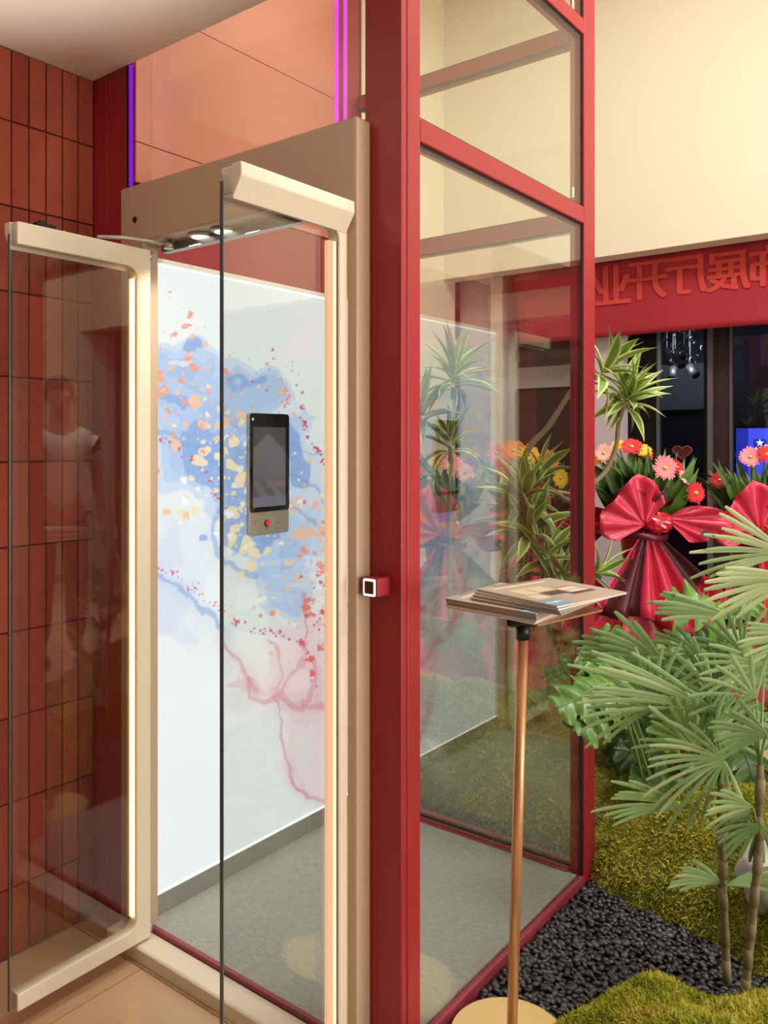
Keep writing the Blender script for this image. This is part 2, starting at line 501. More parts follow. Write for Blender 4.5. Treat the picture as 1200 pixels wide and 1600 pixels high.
def leaf(xh, out, label):
    """a leaf swung out square to the front; xh: plane of its glass, out: +1 when its outer side faces +x"""
    zb_, zt_ = 0.046, 1.868
    ye, yh = 0.985, 1.352
    if out > 0: ye = 1.027
    st, br, tr = (.042 if out < 0 else .024), .040, .052
    r = .028
    # C shaped frame: top rail, hinge stile, bottom rail, rounded inner corners
    poly = [(ye, zb_), (yh, zb_), (yh, zt_), (ye, zt_), (ye, zt_-tr)]
    poly += arc(yh-st-r, zt_-tr-r, r, 90, 0) + arc(yh-st-r, zb_+br+r, r, 0, -90) + [(ye, zb_+br)]
    fr = MB().prism(poly, 'x', xh-.015, xh+.015).build('door_leaf', 'ivory_metal', en, bevel=.002)
    fr['label'] = label
    gl = MB().box((xh-.004, ye-.012, zb_+.004), (xh+.004, yh-.012, zt_-.020))
    gl.build('glass', 'leaf_glass', fr, origin=(xh, ye, zb_))
    MB().box((xh-.0045, ye-.0135, zb_+.004), (xh+.0045, ye-.0115, zt_-.03)).build('glass_edge', 'glass_edge', fr)
    # outer cover of the top rail with its sloped underside
    o = out
    cov = [(xh+o*.015, zt_+.003), (xh+o*.040, zt_+.003), (xh+o*.041, zt_-.022), (xh+o*.016, zt_-.062)]
    MB().prism(cov, 'y', ye-.002, yh-.004).build('rail_cover', 'ivory_metal', fr, bevel=.002)
    # light strip along the hinge stile
    MB().box((xh-.007, yh-st-.0085, zb_+br+.030), (xh+.007, yh-st-.0015, zt_-tr-.030)).build('light_strip', 'warm_led' if out < 0 else 'warm_led_soft', fr)
    if out > 0:
        for dy in (.0105, .0185):
            MB().box((xh-.006, yh-st-dy-.006, zb_+br+.030), (xh+.006, yh-st-dy, zt_-tr-.030)).build('light_strip', 'peach_led', fr)
    MB().box((xh-.009, yh-st-.0012, zb_+br+.030), (xh+.0095, yh-st-.0002, zt_-tr-.030)).build('strip_channel', 'brown_channel', fr)
    for z in (zb_+.02, zt_-.012):
        MB().tube([(xh-out*.004, yh+.006, z-.012), (xh-out*.004, yh+.006, z+.012)], .007, 12).build('hinge', 'steel', fr)
    return fr
la = leaf(-1.838, -1, 'left glass door leaf with warm light strip')
lb = leaf(-1.157, +1, 'right glass door leaf with sloped beige top rail')
# door closer arm and latch on top of the left leaf
p = [(-1.835, 1.20, 1.876), (-1.828, 1.27, 1.886), (-1.815, 1.34, 1.890), (-1.80, 1.392, 1.888)]
MB().tube(p, [.004, .006, .006, .005], 8).build('closer_arm', 'steel', la)
MB().lathe((-1.80, 1.392, 1.876), [(.013, 0), (.013, .016)], 16).build('arm_pivot', 'steel', la)
MB().box((-1.846, 1.035, 1.868), (-1.828, 1.085, 1.878)).box((-1.842, 1.045, 1.878), (-1.832, 1.060, 1.884)).build('latch', 'black_plastic', la)
MB().tube([(-1.837, 1.110, 1.868), (-1.837, 1.110, 1.872)], .004, 10).build('screw', 'steel', la)
# warm strip tucked in the right jamb behind the leaf
s = piece((-1.1472, Y0-.003, 0.05), (-1.1452, Y0-.0005, 1.855), 'light_strip', 'peach_led', en); s['label'] = 'thin warm light strip beside right leaf'

# ------------------------------------------------------------------ lift platform with its lit side wall
pl = thing('elevator_platform', (-1.5, 1.88, 0), 'carpeted lift platform with red edges and a backlit artwork wall', 'elevator platform')
piece((XL+.004, 1.376, 0.002), (XR-.018, 2.330, PZ-.006), 'platform_deck', 'red_metal', pl)
piece((XL+.035, 1.386, PZ-.006), (XR-.020, 2.326, PZ), 'carpet', 'carpet', pl)
piece((XL+.004, 1.3735, 0.030), (XR-.12, 1.386, PZ+.002), 'edge_trim', 'red_edge', pl, bevel=.001)
piece((XL+.035, 2.320, PZ-.004), (XR-.050, 2.333, PZ+.004), 'edge_trim', 'red_edge', pl, bevel=.001)
XP = XL + .036               # face of the artwork
ZP0, ZP1 = at(232, 1405, X=XP).z, at(232, 408, X=XP).z
YP0, YP1 = 1.392, 2.322
piece((XL+.003, YP0, PZ), (XP+.004, YP1, ZP0-.002), 'skirting', 'skirting', pl, bevel=.001)
piece((XL+.003, YP0, ZP0), (XP-.002, YP1, ZP1), 'panel_box', 'white_plastic', pl)
piece((XL+.003, YP0, ZP1), (XP+.002, YP1, ZP1+.014), 'panel_cap', 'white_plastic', pl, bevel=.001)
for z in (ZP0-.001, ZP1-.006):
    s = piece((XP-.001, YP0+.004, z), (XP+.0015, YP1-.004, z+.006), 'edge_light', 'panel_edge_led', pl)
NY, NZ = 300, 560
ys = np.linspace(YP0, YP1, NY); zs = np.linspace(ZP0+.004, ZP1-.005, NZ)
GY, GZ = np.meshgrid(ys, zs, indexing='ij')
verts = np.stack([np.full(GY.shape, XP), GY, GZ], -1).reshape(-1, 3)
ii, jj = np.meshgrid(np.arange(NY-1), np.arange(NZ-1), indexing='ij')
a = (ii*NZ + jj).ravel()
faces = np.stack([a, a+NZ, a+NZ+1, a+1], 1)
art = MB(); art.v = verts.tolist(); art.f = faces.tolist(); art.m = [0]*len(faces); art.sm = [False]*len(faces)
print_mat('artwork_print', 1.0, 0.25)
ao = art.build('artwork', 'artwork_print', pl)
ao['label'] = 'backlit abstract ink artwork in blue, coral and pink'
# layout of the print, in coordinates measured along the wall (u) and up it (v), scaled to the photograph's
dep = -math.sin(YAW)*XP + math.cos(YAW)*GY
U = 600 + FPX*(math.cos(YAW)*XP + math.sin(YAW)*GY)/dep
V = 690 - FPX*(GZ-CAM_H)/dep
nr = np.random.default_rng(11)
def vnoise(x, y, cell, seed):
    g = np.random.default_rng(seed).random((64, 64))
    fx, fy = x/cell, y/cell
    i, j = np.floor(fx).astype(int), np.floor(fy).astype(int)
    tx, ty = fx-i, fy-j
    tx, ty = tx*tx*(3-2*tx), ty*ty*(3-2*ty)
    i, j = i % 63, j % 63
    return (g[i, j]*(1-tx)+g[i+1, j]*tx)*(1-ty) + (g[i, j+1]*(1-tx)+g[i+1, j+1]*tx)*ty
def fbm(x, y, cell, seed, oct=4):
    r = 0; amp = .5
    for k in range(oct):
        r = r + amp*vnoise(x+17*k, y+31*k, cell, seed+k); cell /= 2.03; amp *= .5
    return r/.9375
def sstep(a, b, x):
    t = np.clip((x-a)/(b-a), 0, 1); return t*t*(3-2*t)
C = np.ones(U.shape+(3,))*np.array([232, 238, 236.])
C = C + ((fbm(U, V, 140, 3)-.5)*10)[..., None]
def over(col, alpha):
    global C
    C = C*(1-alpha[..., None]) + np.array(col, dtype=float)*alpha[..., None]
WU = U + 46*(fbm(U, V, 60, 21)-.5)*2; WV = V + 46*(fbm(U, V, 60, 41)-.5)*2
def gsum(lst, x, y):
    r = 0
    for cx, cy, sx, sy, a in lst: r = r + a*np.exp(-(((x-cx)/sx)**2+((y-cy)/sy)**2))
    return r
# washes
over((208, 220, 238), .8*sstep(.30, .62, gsum([(265, 860, 60, 90, .6), (230, 930, 50, 70, .9), (300, 960, 60, 40, .4), (480, 800, 70, 130, 1)], WU, WV)))
dens = gsum([(285, 585, 55, 48, .95), (245, 640, 50, 60, .8), (330, 620, 50, 60, .9), (405, 600, 42, 38, .95), (330, 700, 70, 60, 1.0), (400, 690, 60, 70, 1.0), (460, 680, 28, 52, .8), (390, 790, 60, 60, 1.0), (400, 860, 60, 40, .8), (270, 730, 50, 50, .7), (470, 860, 44, 70, .8), (455, 930, 34, 40, .6)], WU, WV)
dens = dens + .25*(fbm(U, V, 36, 71)-.5)
for lo, hi, col, al in ((.38, .46, (196, 216, 238), .8), (.70, .76, (176, 203, 236), .75), (1.0, 1.06, (168, 198, 232), .65), (1.45, 1.52, (152, 184, 226), .55)):
    over(col, al*sstep(lo, hi, dens))
deep = gsum([(330, 725, 40, 46, 1), (372, 745, 34, 70, 1), (300, 700, 26, 30, .8), (462, 690, 20, 44, 1.0), (470, 730, 16, 30, .8), (385, 590, 30, 20, .6), (350, 850, 34, 40, .9), (395, 850, 30, 26, .9), (295, 550, 34, 12, .8), (272, 640, 20, 18, .9)], WU, WV)
over((130, 166, 222), .75*sstep(.48, .58, deep + .2*(fbm(U, V, 30, 91)-.5)))
# pale pools and dark rims
over((222, 234, 240), .75*sstep(.5, .62, gsum([(290, 575, 16, 14, 1), (245, 560, 24, 16, .9), (455, 622, 22, 28, .9), (300, 830, 34, 46, 1), (270, 900, 60, 30, .6), (430, 660, 14, 20, .7)], WU, WV)))
rim = np.abs(dens-.72); over((150, 180, 226), .35*np.exp(-(rim/.012)**2))
rim = np.abs(dens-1.05); over((128, 160, 220), .30*np.exp(-(rim/.012)**2))
def vein(pts, wd, col, al, jit=5, seed=5):
    x = U + jit*2*(fbm(U, V, 24, seed)-.5)*2; y = V + jit*2*(fbm(U, V, 24, seed+9)-.5)*2
    d = np.full(U.shape, 1e9)
    for (x0, y0), (x1, y1) in zip(pts[:-1], pts[1:]):
        dx, dy = x1-x0, y1-y0
        t = np.clip(((x-x0)*dx+(y-y0)*dy)/(dx*dx+dy*dy), 0, 1)
        d = np.minimum(d, np.hypot(x-x0-t*dx, y-y0-t*dy))
    wv = wd*(.4+1.2*fbm(U, V, 40, seed+3))
    over(col, al*sstep(1.0, .55, d/wv))
    over(col, al*.22*np.exp(-(d/(wd*4))**2))
for pts, wd in (([(232, 670), (290, 690), (330, 715), (345, 735)], 4), ([(345, 800), (330, 840), (350, 880), (400, 900)], 5), ([(450, 735), (500, 770), (527, 830)], 2.5), ([(450, 790), (490, 815), (540, 870)], 2.5), ([(232, 895), (300, 930), (345, 985)], 4), ([(440, 690), (520, 720), (560, 735)], 2)):
    vein(pts, wd, (124, 158, 214), .5, seed=int(wd*7))
# pink side
over((232, 212, 216), .75*sstep(.4, .7, gsum([(500, 1010, 60, 80, 1), (490, 1150, 55, 80, 1), (440, 1060, 50, 60, .5), (545, 1120, 50, 120, 1), (505, 1225, 30, 40, .8)], WU, WV)))
over((228, 196, 204), .6*sstep(.45, .7, gsum([(400, 1085, 26, 20, 1), (475, 1100, 30, 18, 1), (505, 1070, 24, 40, .9), (540, 1190, 30, 60, .7)], WU, WV)))
for pts, wd in (([(350, 1000), (385, 1060), (400, 1080)], 4), ([(385, 1065), (388, 1092), (412, 1100), (432, 1086), (470, 1108), (500, 1104), (530, 1132), (560, 1150)], 6), ([(430, 1085), (470, 1042), (476, 985), (474, 930)], 3), ([(420, 1000), (440, 1030), (436, 1080)], 2.5), ([(474, 1104), (492, 1062), (494, 1030)], 6), ([(432, 1090), (436, 1140), (450, 1200), (475, 1250), (510, 1255)], 2.5), ([(500, 1012), (540, 1020)], 2), ([(452, 1210), (480, 1252)], 2.5)):
    vein(pts, wd, (214, 140, 158), .5, seed=int(wd*5)+2)
# splashes of paint: dots with wobbly rims
def dot(cx, cy, r, col, al=.95, el=0.0, th=0.0):
    m = (np.abs(U-cx) < 3*r+3) & (np.abs(V-cy) < 3*r+3)
    if not m.any(): return
    x, y = U[m]-cx, V[m]-cy
    a = np.arctan2(y, x)
    ph = cx*.7+cy*.3
    rr = r*(1+.16*np.sin(2*a+ph)+.12*np.sin(3*a+2*ph)+.06*np.sin(5*a+ph)) * (1+el*np.cos(2*(a-th)))
    al_ = al*sstep(rr+.7, rr-.7, np.hypot(x, y))
    C[m] = C[m]*(1-al_[:, None]) + np.array(col, dtype=float)*al_[:, None]
CREAM, PEACH, CORAL, CRIM, WHITE = (240, 226, 182), (240, 196, 164), (238, 158, 140), (206, 74, 100), (240, 246, 244)
for cx, cy, r, c in ((297, 492, 5, CORAL), (296, 508, 3, CORAL), (241, 502, 4, CORAL), (250, 588, 8, CORAL), (254, 612, 9, CORAL), (294, 559, 6, CORAL), (302, 574, 7, CORAL), (274, 695, 9, PEACH), (243, 735, 6, CORAL), (240, 670, 5, PEACH), (318, 664, 8, PEACH), (304, 628, 10, PEACH), (352, 581, 6, CORAL), (283, 595, 5, CORAL), (348, 662, 10, PEACH), (378, 650, 8, PEACH), (311, 720, 10, CREAM), (320, 705, 8, CREAM), (365, 690, 9, CREAM), (375, 748, 9, CREAM), (342, 713, 7, CREAM), (362, 727, 9, CREAM), (290, 780, 6, CREAM), (306, 798, 7, CREAM), (291, 806, 6, PEACH), (260, 800, 6, PEACH), (365, 800, 9, CREAM), (363, 842, 9, CREAM), (385, 852, 12, CREAM), (395, 862, 8, CREAM), (368, 825, 7, CREAM), (464, 781, 6, PEACH), (492, 790, 6, PEACH), (488, 832, 8, PEACH), (472, 836, 9, PEACH), (475, 860, 6, CORAL), (500, 883, 6, CORAL), (508, 890, 6, CORAL), (426, 958, 5, CORAL), (424, 1021, 4, PEACH), (478, 950, 7, (234, 124, 112)), (480, 938, 5, (234, 124, 112)), (486, 1030, 5, (226, 90, 96)), (488, 1052, 5, (226, 90, 96)), (506, 957, 5, (226, 90, 96)), (520, 945, 5, PEACH), (362, 962, 4, CREAM), (408, 935, 5, PEACH), (407, 962, 3, CORAL), (450, 880, 5, PEACH), (377, 898, 6, CREAM), (392, 884, 9, CREAM)):
    dot(cx, cy, r, c, el=.15, th=cx)
def cloud(n, cx, cy, sx, sy, cols, r0, r1, seed):
    q = np.random.default_rng(seed)
    for k in range(n):
        r = .8*(r0 + (r1-r0)*q.random()**3.2)
        dot(cx+sx*q.normal(), cy+sy*q.normal(), r, cols[q.integers(len(cols))], el=.25*q.random(), th=q.random()*6)
cloud(130, 290, 610, 40, 60, (PEACH, CORAL, PEACH), .8, 6, 1)
cloud(260, 370, 770, 42, 62, (CREAM, CREAM, (246, 240, 214), WHITE), .8, 8, 2)
cloud(110, 345, 655, 60, 40, (PEACH, CREAM, CORAL), .8, 7, 3)
cloud(110, 470, 830, 40, 45, (PEACH, CREAM, PEACH), .8, 6, 4)
cloud(150, 505, 915, 26, 55, (CORAL, (234, 124, 112), (226, 90, 96), PEACH), .7, 6, 5)
cloud(60, 500, 1000, 20, 40, ((226, 90, 96), CRIM), .7, 3, 6)
cloud(60, 440, 770, 40, 60, (WHITE,), .6, 3.5, 7)
cloud(40, 420, 590, 24, 22, (CORAL, CRIM), .7, 3.5, 8)
cloud(50, 400, 930, 40, 30, (PEACH, CREAM), .7, 4, 9)
cloud(24, 250, 470, 30, 40, (CORAL,), .7, 2.6, 10)
def trail(pts, n, spread, col, r0, r1, seed):
    q = np.random.default_rng(seed)
    for k in range(n):
        t = q.random()*(len(pts)-1); i = int(t); t -= i
        x = pts[i][0]*(1-t)+pts[i+1][0]*t; y = pts[i][1]*(1-t)+pts[i+1][1]*t
        dot(x+spread*q.normal(), y+spread*q.normal(), r0+(r1-r0)*q.random()**2, col, el=.2, th=q.random()*3)
trail([(470, 612), (474, 650), (482, 685), (496, 705), (513, 735)], 46, 2.6, CRIM, .9, 2.8, 21)
trail([(240, 680), (262, 690), (290, 712), (316, 728), (335, 770), (350, 790)], 38, 4, CRIM, .9, 2.6, 22)
trail([(242, 888), (280, 900), (320, 935), (372, 975), (420, 988), (470, 1002), (482, 1030)], 80, 4, (216, 84, 112), .8, 2.6, 23)
trail([(430, 585), (446, 610), (450, 640)], 18, 3, CORAL, 1, 3.5, 24)
colour_mesh(ao, lin_np(C.reshape(-1, 3)))

# control panel on the artwork wall
c0, c1 = at(384, 645, X=XP), at(446, 830, X=XP)
zt0, zb0 = at(384, 645, X=XP).z, at(384, 838, X=XP).z
cp = thing('control_panel', (XP, (c0.y+c1.y)/2, zb0), 'slim steel lift control panel with tall black screen and red button', 'control panel')
def rrect(y0, z0, y1, z1, r, n=4):
    return arc(y1-r, z1-r, r, 0, 90, n) + arc(y0+r, z1-r, r, 90, 180, n) + arc(y0+r, z0+r, r, 180, 270, n) + arc(y1-r, z0+r, r, 270, 360, n)
MB().prism(rrect(c0.y, zb0, c1.y, zt0, .012), 'x', XP+.001, XP+.016).build('housing', 'steel', cp, bevel=.0015)
zs0 = at(384, 801, X=XP).z
MB().prism(rrect(c0.y+.001, zs0, c1.y-.001, zt0-.001, .010), 'x', XP+.016, XP+.018).build('screen', 'screen_black', cp)
# the dim picture on the screen
py0, py1 = at(389, 700, X=XP).y, at(440, 700, X=XP).y
pz0, pz1 = at(389, 793, X=XP).z, at(389, 667, X=XP).z
n1, n2 = 40, 90
g = [[(XP+.0183, py0+(py1-py0)*i/n1, pz0+(pz1-pz0)*j/n2) for j in range(n2+1)] for i in range(n1+1)]
print_mat('screen_picture', 1.0, 0.1)
so = MB().grid(g, smooth=False).build('display', 'screen_picture', cp)
u_, v_ = np.meshgrid(np.linspace(0, 1, n1+1), np.linspace(0, 1, n2+1), indexing='ij')
sc_ = np.zeros(u_.shape+(3,)) + np.array([88, 84, 90.])
sc_ += (18*(v_-.5))[..., None]
up = (v_ > .92) | ((v_ > .68) & (np.abs(u_-.45) > (.92-v_)*2.2+.02))
sc_[up] = (52, 50, 58)
bt = np.clip(.45-v_, 0, 1)*(u_ < .45+.4*np.sin(v_*9))
sc_ += (60*bt*np.sin(14*u_+22*v_))[..., None]
sc_[(v_ < .32) & (v_ > .24) & (u_ > .4)] = (112, 84, 84)
sc_[v_ < .13] = (98, 100, 112)
colour_mesh(so, lin_np(sc_.reshape(-1, 3)))
b = at(417, 817, X=XP+.017)
MB().lathe((0, 0, 0), [(.0085, 0), (.0085, .004), (.006, .005)], 20)
def disc_x(x, y, z, r, h, n=20):
    return MB().tube([(x, y, z), (x+h, y, z)], r, n)
ring = disc_x(XP+.016, b.y, b.z, .0105, .003).build('button_ring', 'black_rubber', cp)
mat('red_button', (214, 40, 44), .3, emit=(230, 40, 50), estr=.5)
rb = disc_x(XP+.019, b.y, b.z, .0082, .004).build('button', 'red_button', cp); rb['label'] = 'round red alarm button'
for px in (399, 434):
    q = at(px, 816, X=XP+.017)
    disc_x(XP+.016, q.y, q.z, .004, .0008).build('speaker_hole', 'grey_metal', cp)
q = at(395, 655, X=XP+.018)
disc_x(XP+.018, q.y, q.z, .0045, .0012).build('camera_lens', 'white_plastic', cp)

# call button on the jamb
BY = 1.362
k0, k1 = at(564, 902, Y=BY), at(590, 934, Y=BY)
cb = thing('call_button', ((k0.x+k1.x)/2, 1.385, k1.z), 'small cube call button in red with white glowing square', 'call button')
kx0, kx1 = k0.x, k1.x
MB().box((kx0, BY, k1.z), (kx1, 1.4075, k0.z)).build('housing', 'red_metal', cb, bevel=.003)
kcx, kcz = (kx0+kx1)/2+.001, (k0.z+k1.z)/2
hw = (kx1-kx0)*.36
def rr_xz(h, r): return [(kcx+x, kcz+z) for x, z in rrect(-h, -h*1.12, h, h*1.12, r)]
MB().prism(rr_xz(hw, .004), 'y', BY-.0015, BY+.0005).build('light_ring', 'white_led', cb)
mat('button_brown', (84, 48, 40), .3)
MB().prism(rr_xz(hw*.74, .003), 'y', BY-.0025, BY+.0005).build('button', 'button_brown', cb)
# ------------------------------------------------------------------ storefront behind the garden

mat('near_black', (12, 10, 13), 0.35, spec=.3)
mat('dark_brown', (44, 28, 29), 0.5, var=.2, vscale=60)
mat('night_navy', (18, 20, 40), 0.6)
mat('aluminium', (112, 106, 108), 0.35, metal=.4)
mat('display_grey', (104, 112, 116), 0.8)
mat('banner_red', (160, 30, 46), 0.75, var=.05, vscale=4)
mat('banner_letter', (196, 60, 52), 0.75)
mat('crystal', (190, 180, 190), 0.08, metal=.6)
YS = 5.30
def xat(px, Y=YS): return at(px, 600, Y=Y).x
zb_ = zb + .05
struct(piece((xc, 5.10, 0), (xat(785, 5.10), YS+.05, zb_), 'wall_pillar_left', 'grey_paint'))
piece((xat(768, 5.10), 5.085, 0), (xat(785, 5.10)+.002, 5.10, zb_), 'pillar_lit_band', 'ceiling_paint')['kind'] = 'structure'  # paler strip paints the lit side of the pillar
struct(piece((xat(918, 5.16), 5.16, 0), (xat(971, 5.16), YS+.05, zb_), 'wall_pillar_right', 'grey_paint'))
# dark shutter between the two pillars, with frame bars that mostly paint reflections
dr = struct(piece((xat(785), YS+.02, 0), (xat(918), YS+.06, zb_), 'door_1', 'near_black'))
for y0, y1, m in ((545, 562, 'dark_brown'), (573, 606, 'grey_paint'), (610, 616, 'dark_brown'), (616, 700, 'dark_brown')):
    piece((xat(787), YS-.02, at(850, y1, Y=YS).z), (xat(917), YS+.02, at(850, y0, Y=YS).z), 'rail', m, dr)
# dark door post, glazed window, mullions
struct(piece((xat(971), YS-.03, 0), (xat(1030), YS+.03, zb_), 'trim_2', 'near_black'))
struct(piece((xat(1029), YS-.04, 0), (xat(1031.5), YS+.02, zb_), 'trim_3', 'aluminium'))
wn = struct(piece((xat(1031.5), YS, 0), (xat(1103), YS+.01, zb_), 'window_1', 'dark_glass'))
struct(piece((xat(1102), YS-.03, 0), (xat(1108), YS+.03, zb_), 'trim_4', 'near_black'))
struct(piece((xat(1108), YS-.04, 0), (xat(1116), YS+.03, zb_), 'trim_5', 'aluminium'))
struct(piece((xat(1116), YS-.02, 0), (xat(1142), YS+.03, zb_), 'trim_6', 'dark_brown'))
struct(piece((xat(1142), YS-.03, 0), (xat(1145), YS+.03, zb_), 'trim_7', 'aluminium'))
struct(piece((xat(1145), YS, 0), (4.1, YS+.01, zb_), 'window_2', 'dark_glass'))
struct(piece((-5.2, 6.35, 0), (4.1, 6.4, zb_), 'wall_street', 'night_navy'))
# things inside the dark shop
Yd = 6.25
g = piece((xat(1022, Yd), Yd, at(1060, 640, Y=Yd).z), (xat(1100, Yd), Yd+.05, at(1060, 569, Y=Yd).z), 'display_board', 'display_grey')
tag(g, 'pale grey display board on the wall behind the dark glass', 'board')
lamp('shop_fill', at(1060, 560, Y=5.75), 0.15, 9, (.85, .95, 1.0), kind='POINT')  # small lamp added so the grey board shows in the dark
def track_light(px, py, Y, dx, dz, lab):
    p = at(px, py, Y=Y)
    t = thing('track_light', p, lab, 'spotlight', 'track lights in the dark shop')
    q = Vector((p.x+dx, p.y-.03, p.z-dz))
    MB().tube([p, q], .030, 12).build('lamp_head', 'grey_metal', t)
    MB().tube([q, q+(q-p).normalized()*.006], .027, 12).build('lens', 'near_black', t)
    MB().tube([p, Vector((p.x, p.y, zb+.052))], .008, 8).build('stem', 'grey_metal', t)
for a in ((1041, 548, 5.7, .05, .09, 'leftmost angled spotlight under the chandelier behind the dark glass'),
          (1054, 550, 5.72, .06, .10, 'middle angled spotlight under the chandelier behind the dark glass'),
          (1070, 542, 5.7, .01, .08, 'rightmost spotlight under the chandelier behind the dark glass'),
          (1052, 573, 5.9, .0, .08, 'upright spotlight against the grey board behind the dark glass'),
          (1078, 572, 5.9, .05, .07, 'tilted spotlight against the grey board behind the dark glass')):
    track_light(*a)
c = at(1082, 528, Y=5.6)
ch = thing('chandelier', (c.x, c.y, c.z-.3), 'dim crystal chandelier hanging behind the dark shop glass', 'chandelier')
MB().tube([(c.x+.16*math.cos(t), c.y+.16*math.sin(t), c.z+.12) for t in [i*math.pi/10 for i in range(21)]], .012, 8).build('ring', 'grey_metal', ch)
MB().tube([(c.x, c.y, c.z+.10), (c.x, c.y, zb+.05)], .006, 8).build('cord', 'near_black', ch)
cr = MB().add([(0, 0, .022), (.009, 0, 0), (0, .009, 0), (-.009, 0, 0), (0, -.009, 0), (0, 0, -.022)],
              [(0, 1, 2), (0, 2, 3), (0, 3, 4), (0, 4, 1), (5, 2, 1), (5, 3, 2), (5, 4, 3), (5, 1, 4)]).build('crystal', 'crystal', ch, origin=(0, 0, 0))
cr.location = Vector((c.x, c.y, c.z)) - WLOC[ch.name]
for k in range(70):
    a, r = rng.random()*6.28, .04+.14*math.sqrt(rng.random())
    inst(cr, 'crystal', (c.x+r*math.cos(a)*1.25, c.y+r*math.sin(a), c.z+.10-.34*rng.random()*(1.15-r*3)), (rng.random(), rng.random(), 0), parent=ch)
# lit blue screen in the second window
Ysn = 6.1
emit_mat('blue_screen', (62, 72, 200), 3.4); emit_mat('blue_screen_deep', (36, 44, 150), 3.0); emit_mat('screen_white', (240, 245, 255), 3.0)
s0, s1 = at(1146, 735, Y=Ysn), at(1235, 664, Y=Ysn)
bs = thing('blue_screen', ((s0.x+s1.x)/2, Ysn, s0.z), 'glowing blue screen low behind the right hand dark window', 'screen')
piece((s0.x, Ysn, s0.z-.3), (s1.x, Ysn+.04, s1.z), 'casing', 'near_black', bs)
piece((s0.x+.02, Ysn-.006, s0.z-.28), (s1.x-.02, Ysn, s1.z-.02), 'display', 'blue_screen', bs)
piece((s0.x+.02, Ysn-.012, s0.z-.28), (s0.x+.10, Ysn-.006, s1.z-.02), 'side_bar', 'blue_screen_deep', bs)
q0 = at(1177, 720, Y=Ysn-.02); q1 = at(1196, 686, Y=Ysn-.02)
piece((q0.x, Ysn-.014, q0.z), (q1.x, Ysn-.006, q1.z), 'tile', 'blue_screen_deep', bs)
st = [(math.cos(R(90+36*k))*(.028 if k % 2 == 0 else .011), math.sin(R(90+36*k))*(.028 if k % 2 == 0 else .011)) for k in range(10)]
qc = at(1187, 692, Y=Ysn-.02)
MB().prism([(qc.x+x, qc.z+z) for x, z in st], 'y', Ysn-.017, Ysn-.014).build('star', 'screen_white', bs)
for k in range(3):
    p = at(1181+k*7, 703, Y=Ysn-.02)
    MB().tube([(p.x-.02, Ysn-.016, p.z-.02), (p.x, Ysn-.016, p.z+.015), (p.x+.02, Ysn-.016, p.z-.02)], .007, 6).build('mark', 'screen_white', bs)
# small heart sticker on the first window
hp = at(1066, 706, Y=YS-.004)
hs = [(16*math.sin(t)**3*.0038, (13*math.cos(t)-5*math.cos(2*t)-2*math.cos(3*t)-math.cos(4*t))*.0030) for t in [i*2*math.pi/36 for i in range(37)]]
mat('heart_red', (150, 50, 44), .6); mat('heart_fill', (70, 14, 18), .6)
hk = thing('heart_sticker', (hp.x, hp.y, hp.z-.05), 'red outlined heart sticker on the dark shop window', 'sticker')
MB().prism([(hp.x+x, hp.z+z) for x, z in hs[:-1]], 'y', YS-.004, YS-.001).build('heart_face', 'heart_fill', hk)
MB().tube([(hp.x+x, YS-.006, hp.z+z) for x, z in hs], .004, 6, cap=False).build('outline', 'heart_red', hk)

# red banner, its lettering seen in mirror image from behind
Yn = 5.065
bl, br_ = at(803, 428, Y=Yn), at(815, 540, Y=Yn)
zt_b, zb_b = zb+.02, at(930, 528, Y=Yn).z
nb = 60
g = []
for i in range(nb+1):
    t = i/nb
    row = []
    for j in range(13):
        v = j/12
        x = (bl.x*(1-v)+br_.x*v) + t*(2.6-bl.x)
        z = zt_b*(1-v) + zb_b*v
        row.append((x, Yn + .012*math.sin(x*5)*v + .006*math.sin(x*13+v*3), z))
    g.append(row)
bn = MB().grid(g).build('banner', 'banner_red', solid=.002)
tag(bn, 'long red cloth banner with mirrored orange lettering hung under the bulkhead', 'banner')
WLOC['banner'] = WLOC[bn.name]
def cloth_y(x, z):
    v = max(0, min(1, (zt_b-z)/(zt_b-zb_b)))
    return Yn + .012*math.sin(x*5)*v + .006*math.sin(x*13+v*3)
def glyph(ch, x, z, h):
    cu = bpy.data.curves.new('letter', 'FONT'); cu.body = ch; cu.size = h; cu.extrude = .001
    cu.align_x = 'CENTER'; cu.align_y = 'CENTER'
    ob = bpy.data.objects.new('letter_tmp', cu); COL.objects.link(ob)
    dg = bpy.context.evaluated_depsgraph_get(); dg.update()
    me = bpy.data.meshes.new_from_object(ob.evaluated_get(dg))
    bpy.data.objects.remove(ob)
    co = np.array([v.co[:] for v in me.vertices])
    if len(co) == 0: return
    co[:, :2] -= (co[:, :2].max(0)+co[:, :2].min(0))/2
    fs = [tuple(p.vertices) for p in me.polygons]
    m = MB()
    for k, (ox, oz) in enumerate(((0, 0), (.028, .012), (-.028, -.012), (.028, -.012), (-.028, .012))):    # bold: the strokes thickened by shifted copies
        m.add([(x-a+ox*h, cloth_y(x-a, z+b)-.007-c*.3-.0002*k, z+b+oz*h) for a, b, c in co], [f[::-1] for f in fs])
    o = m.build('letter', 'banner_letter', bn)
for chx, px, py in (('业', 955, 446), ('开', 1012, 438), ('厅', 1072, 430), ('展', 1138, 424), ('饰', 1206, 414), ('装', 1280, 404)):
    p = at(px, py, Y=Yn)
    glyph(chx, p.x, p.z, at(px, py-34, Y=Yn).z-at(px, py+34, Y=Yn).z)
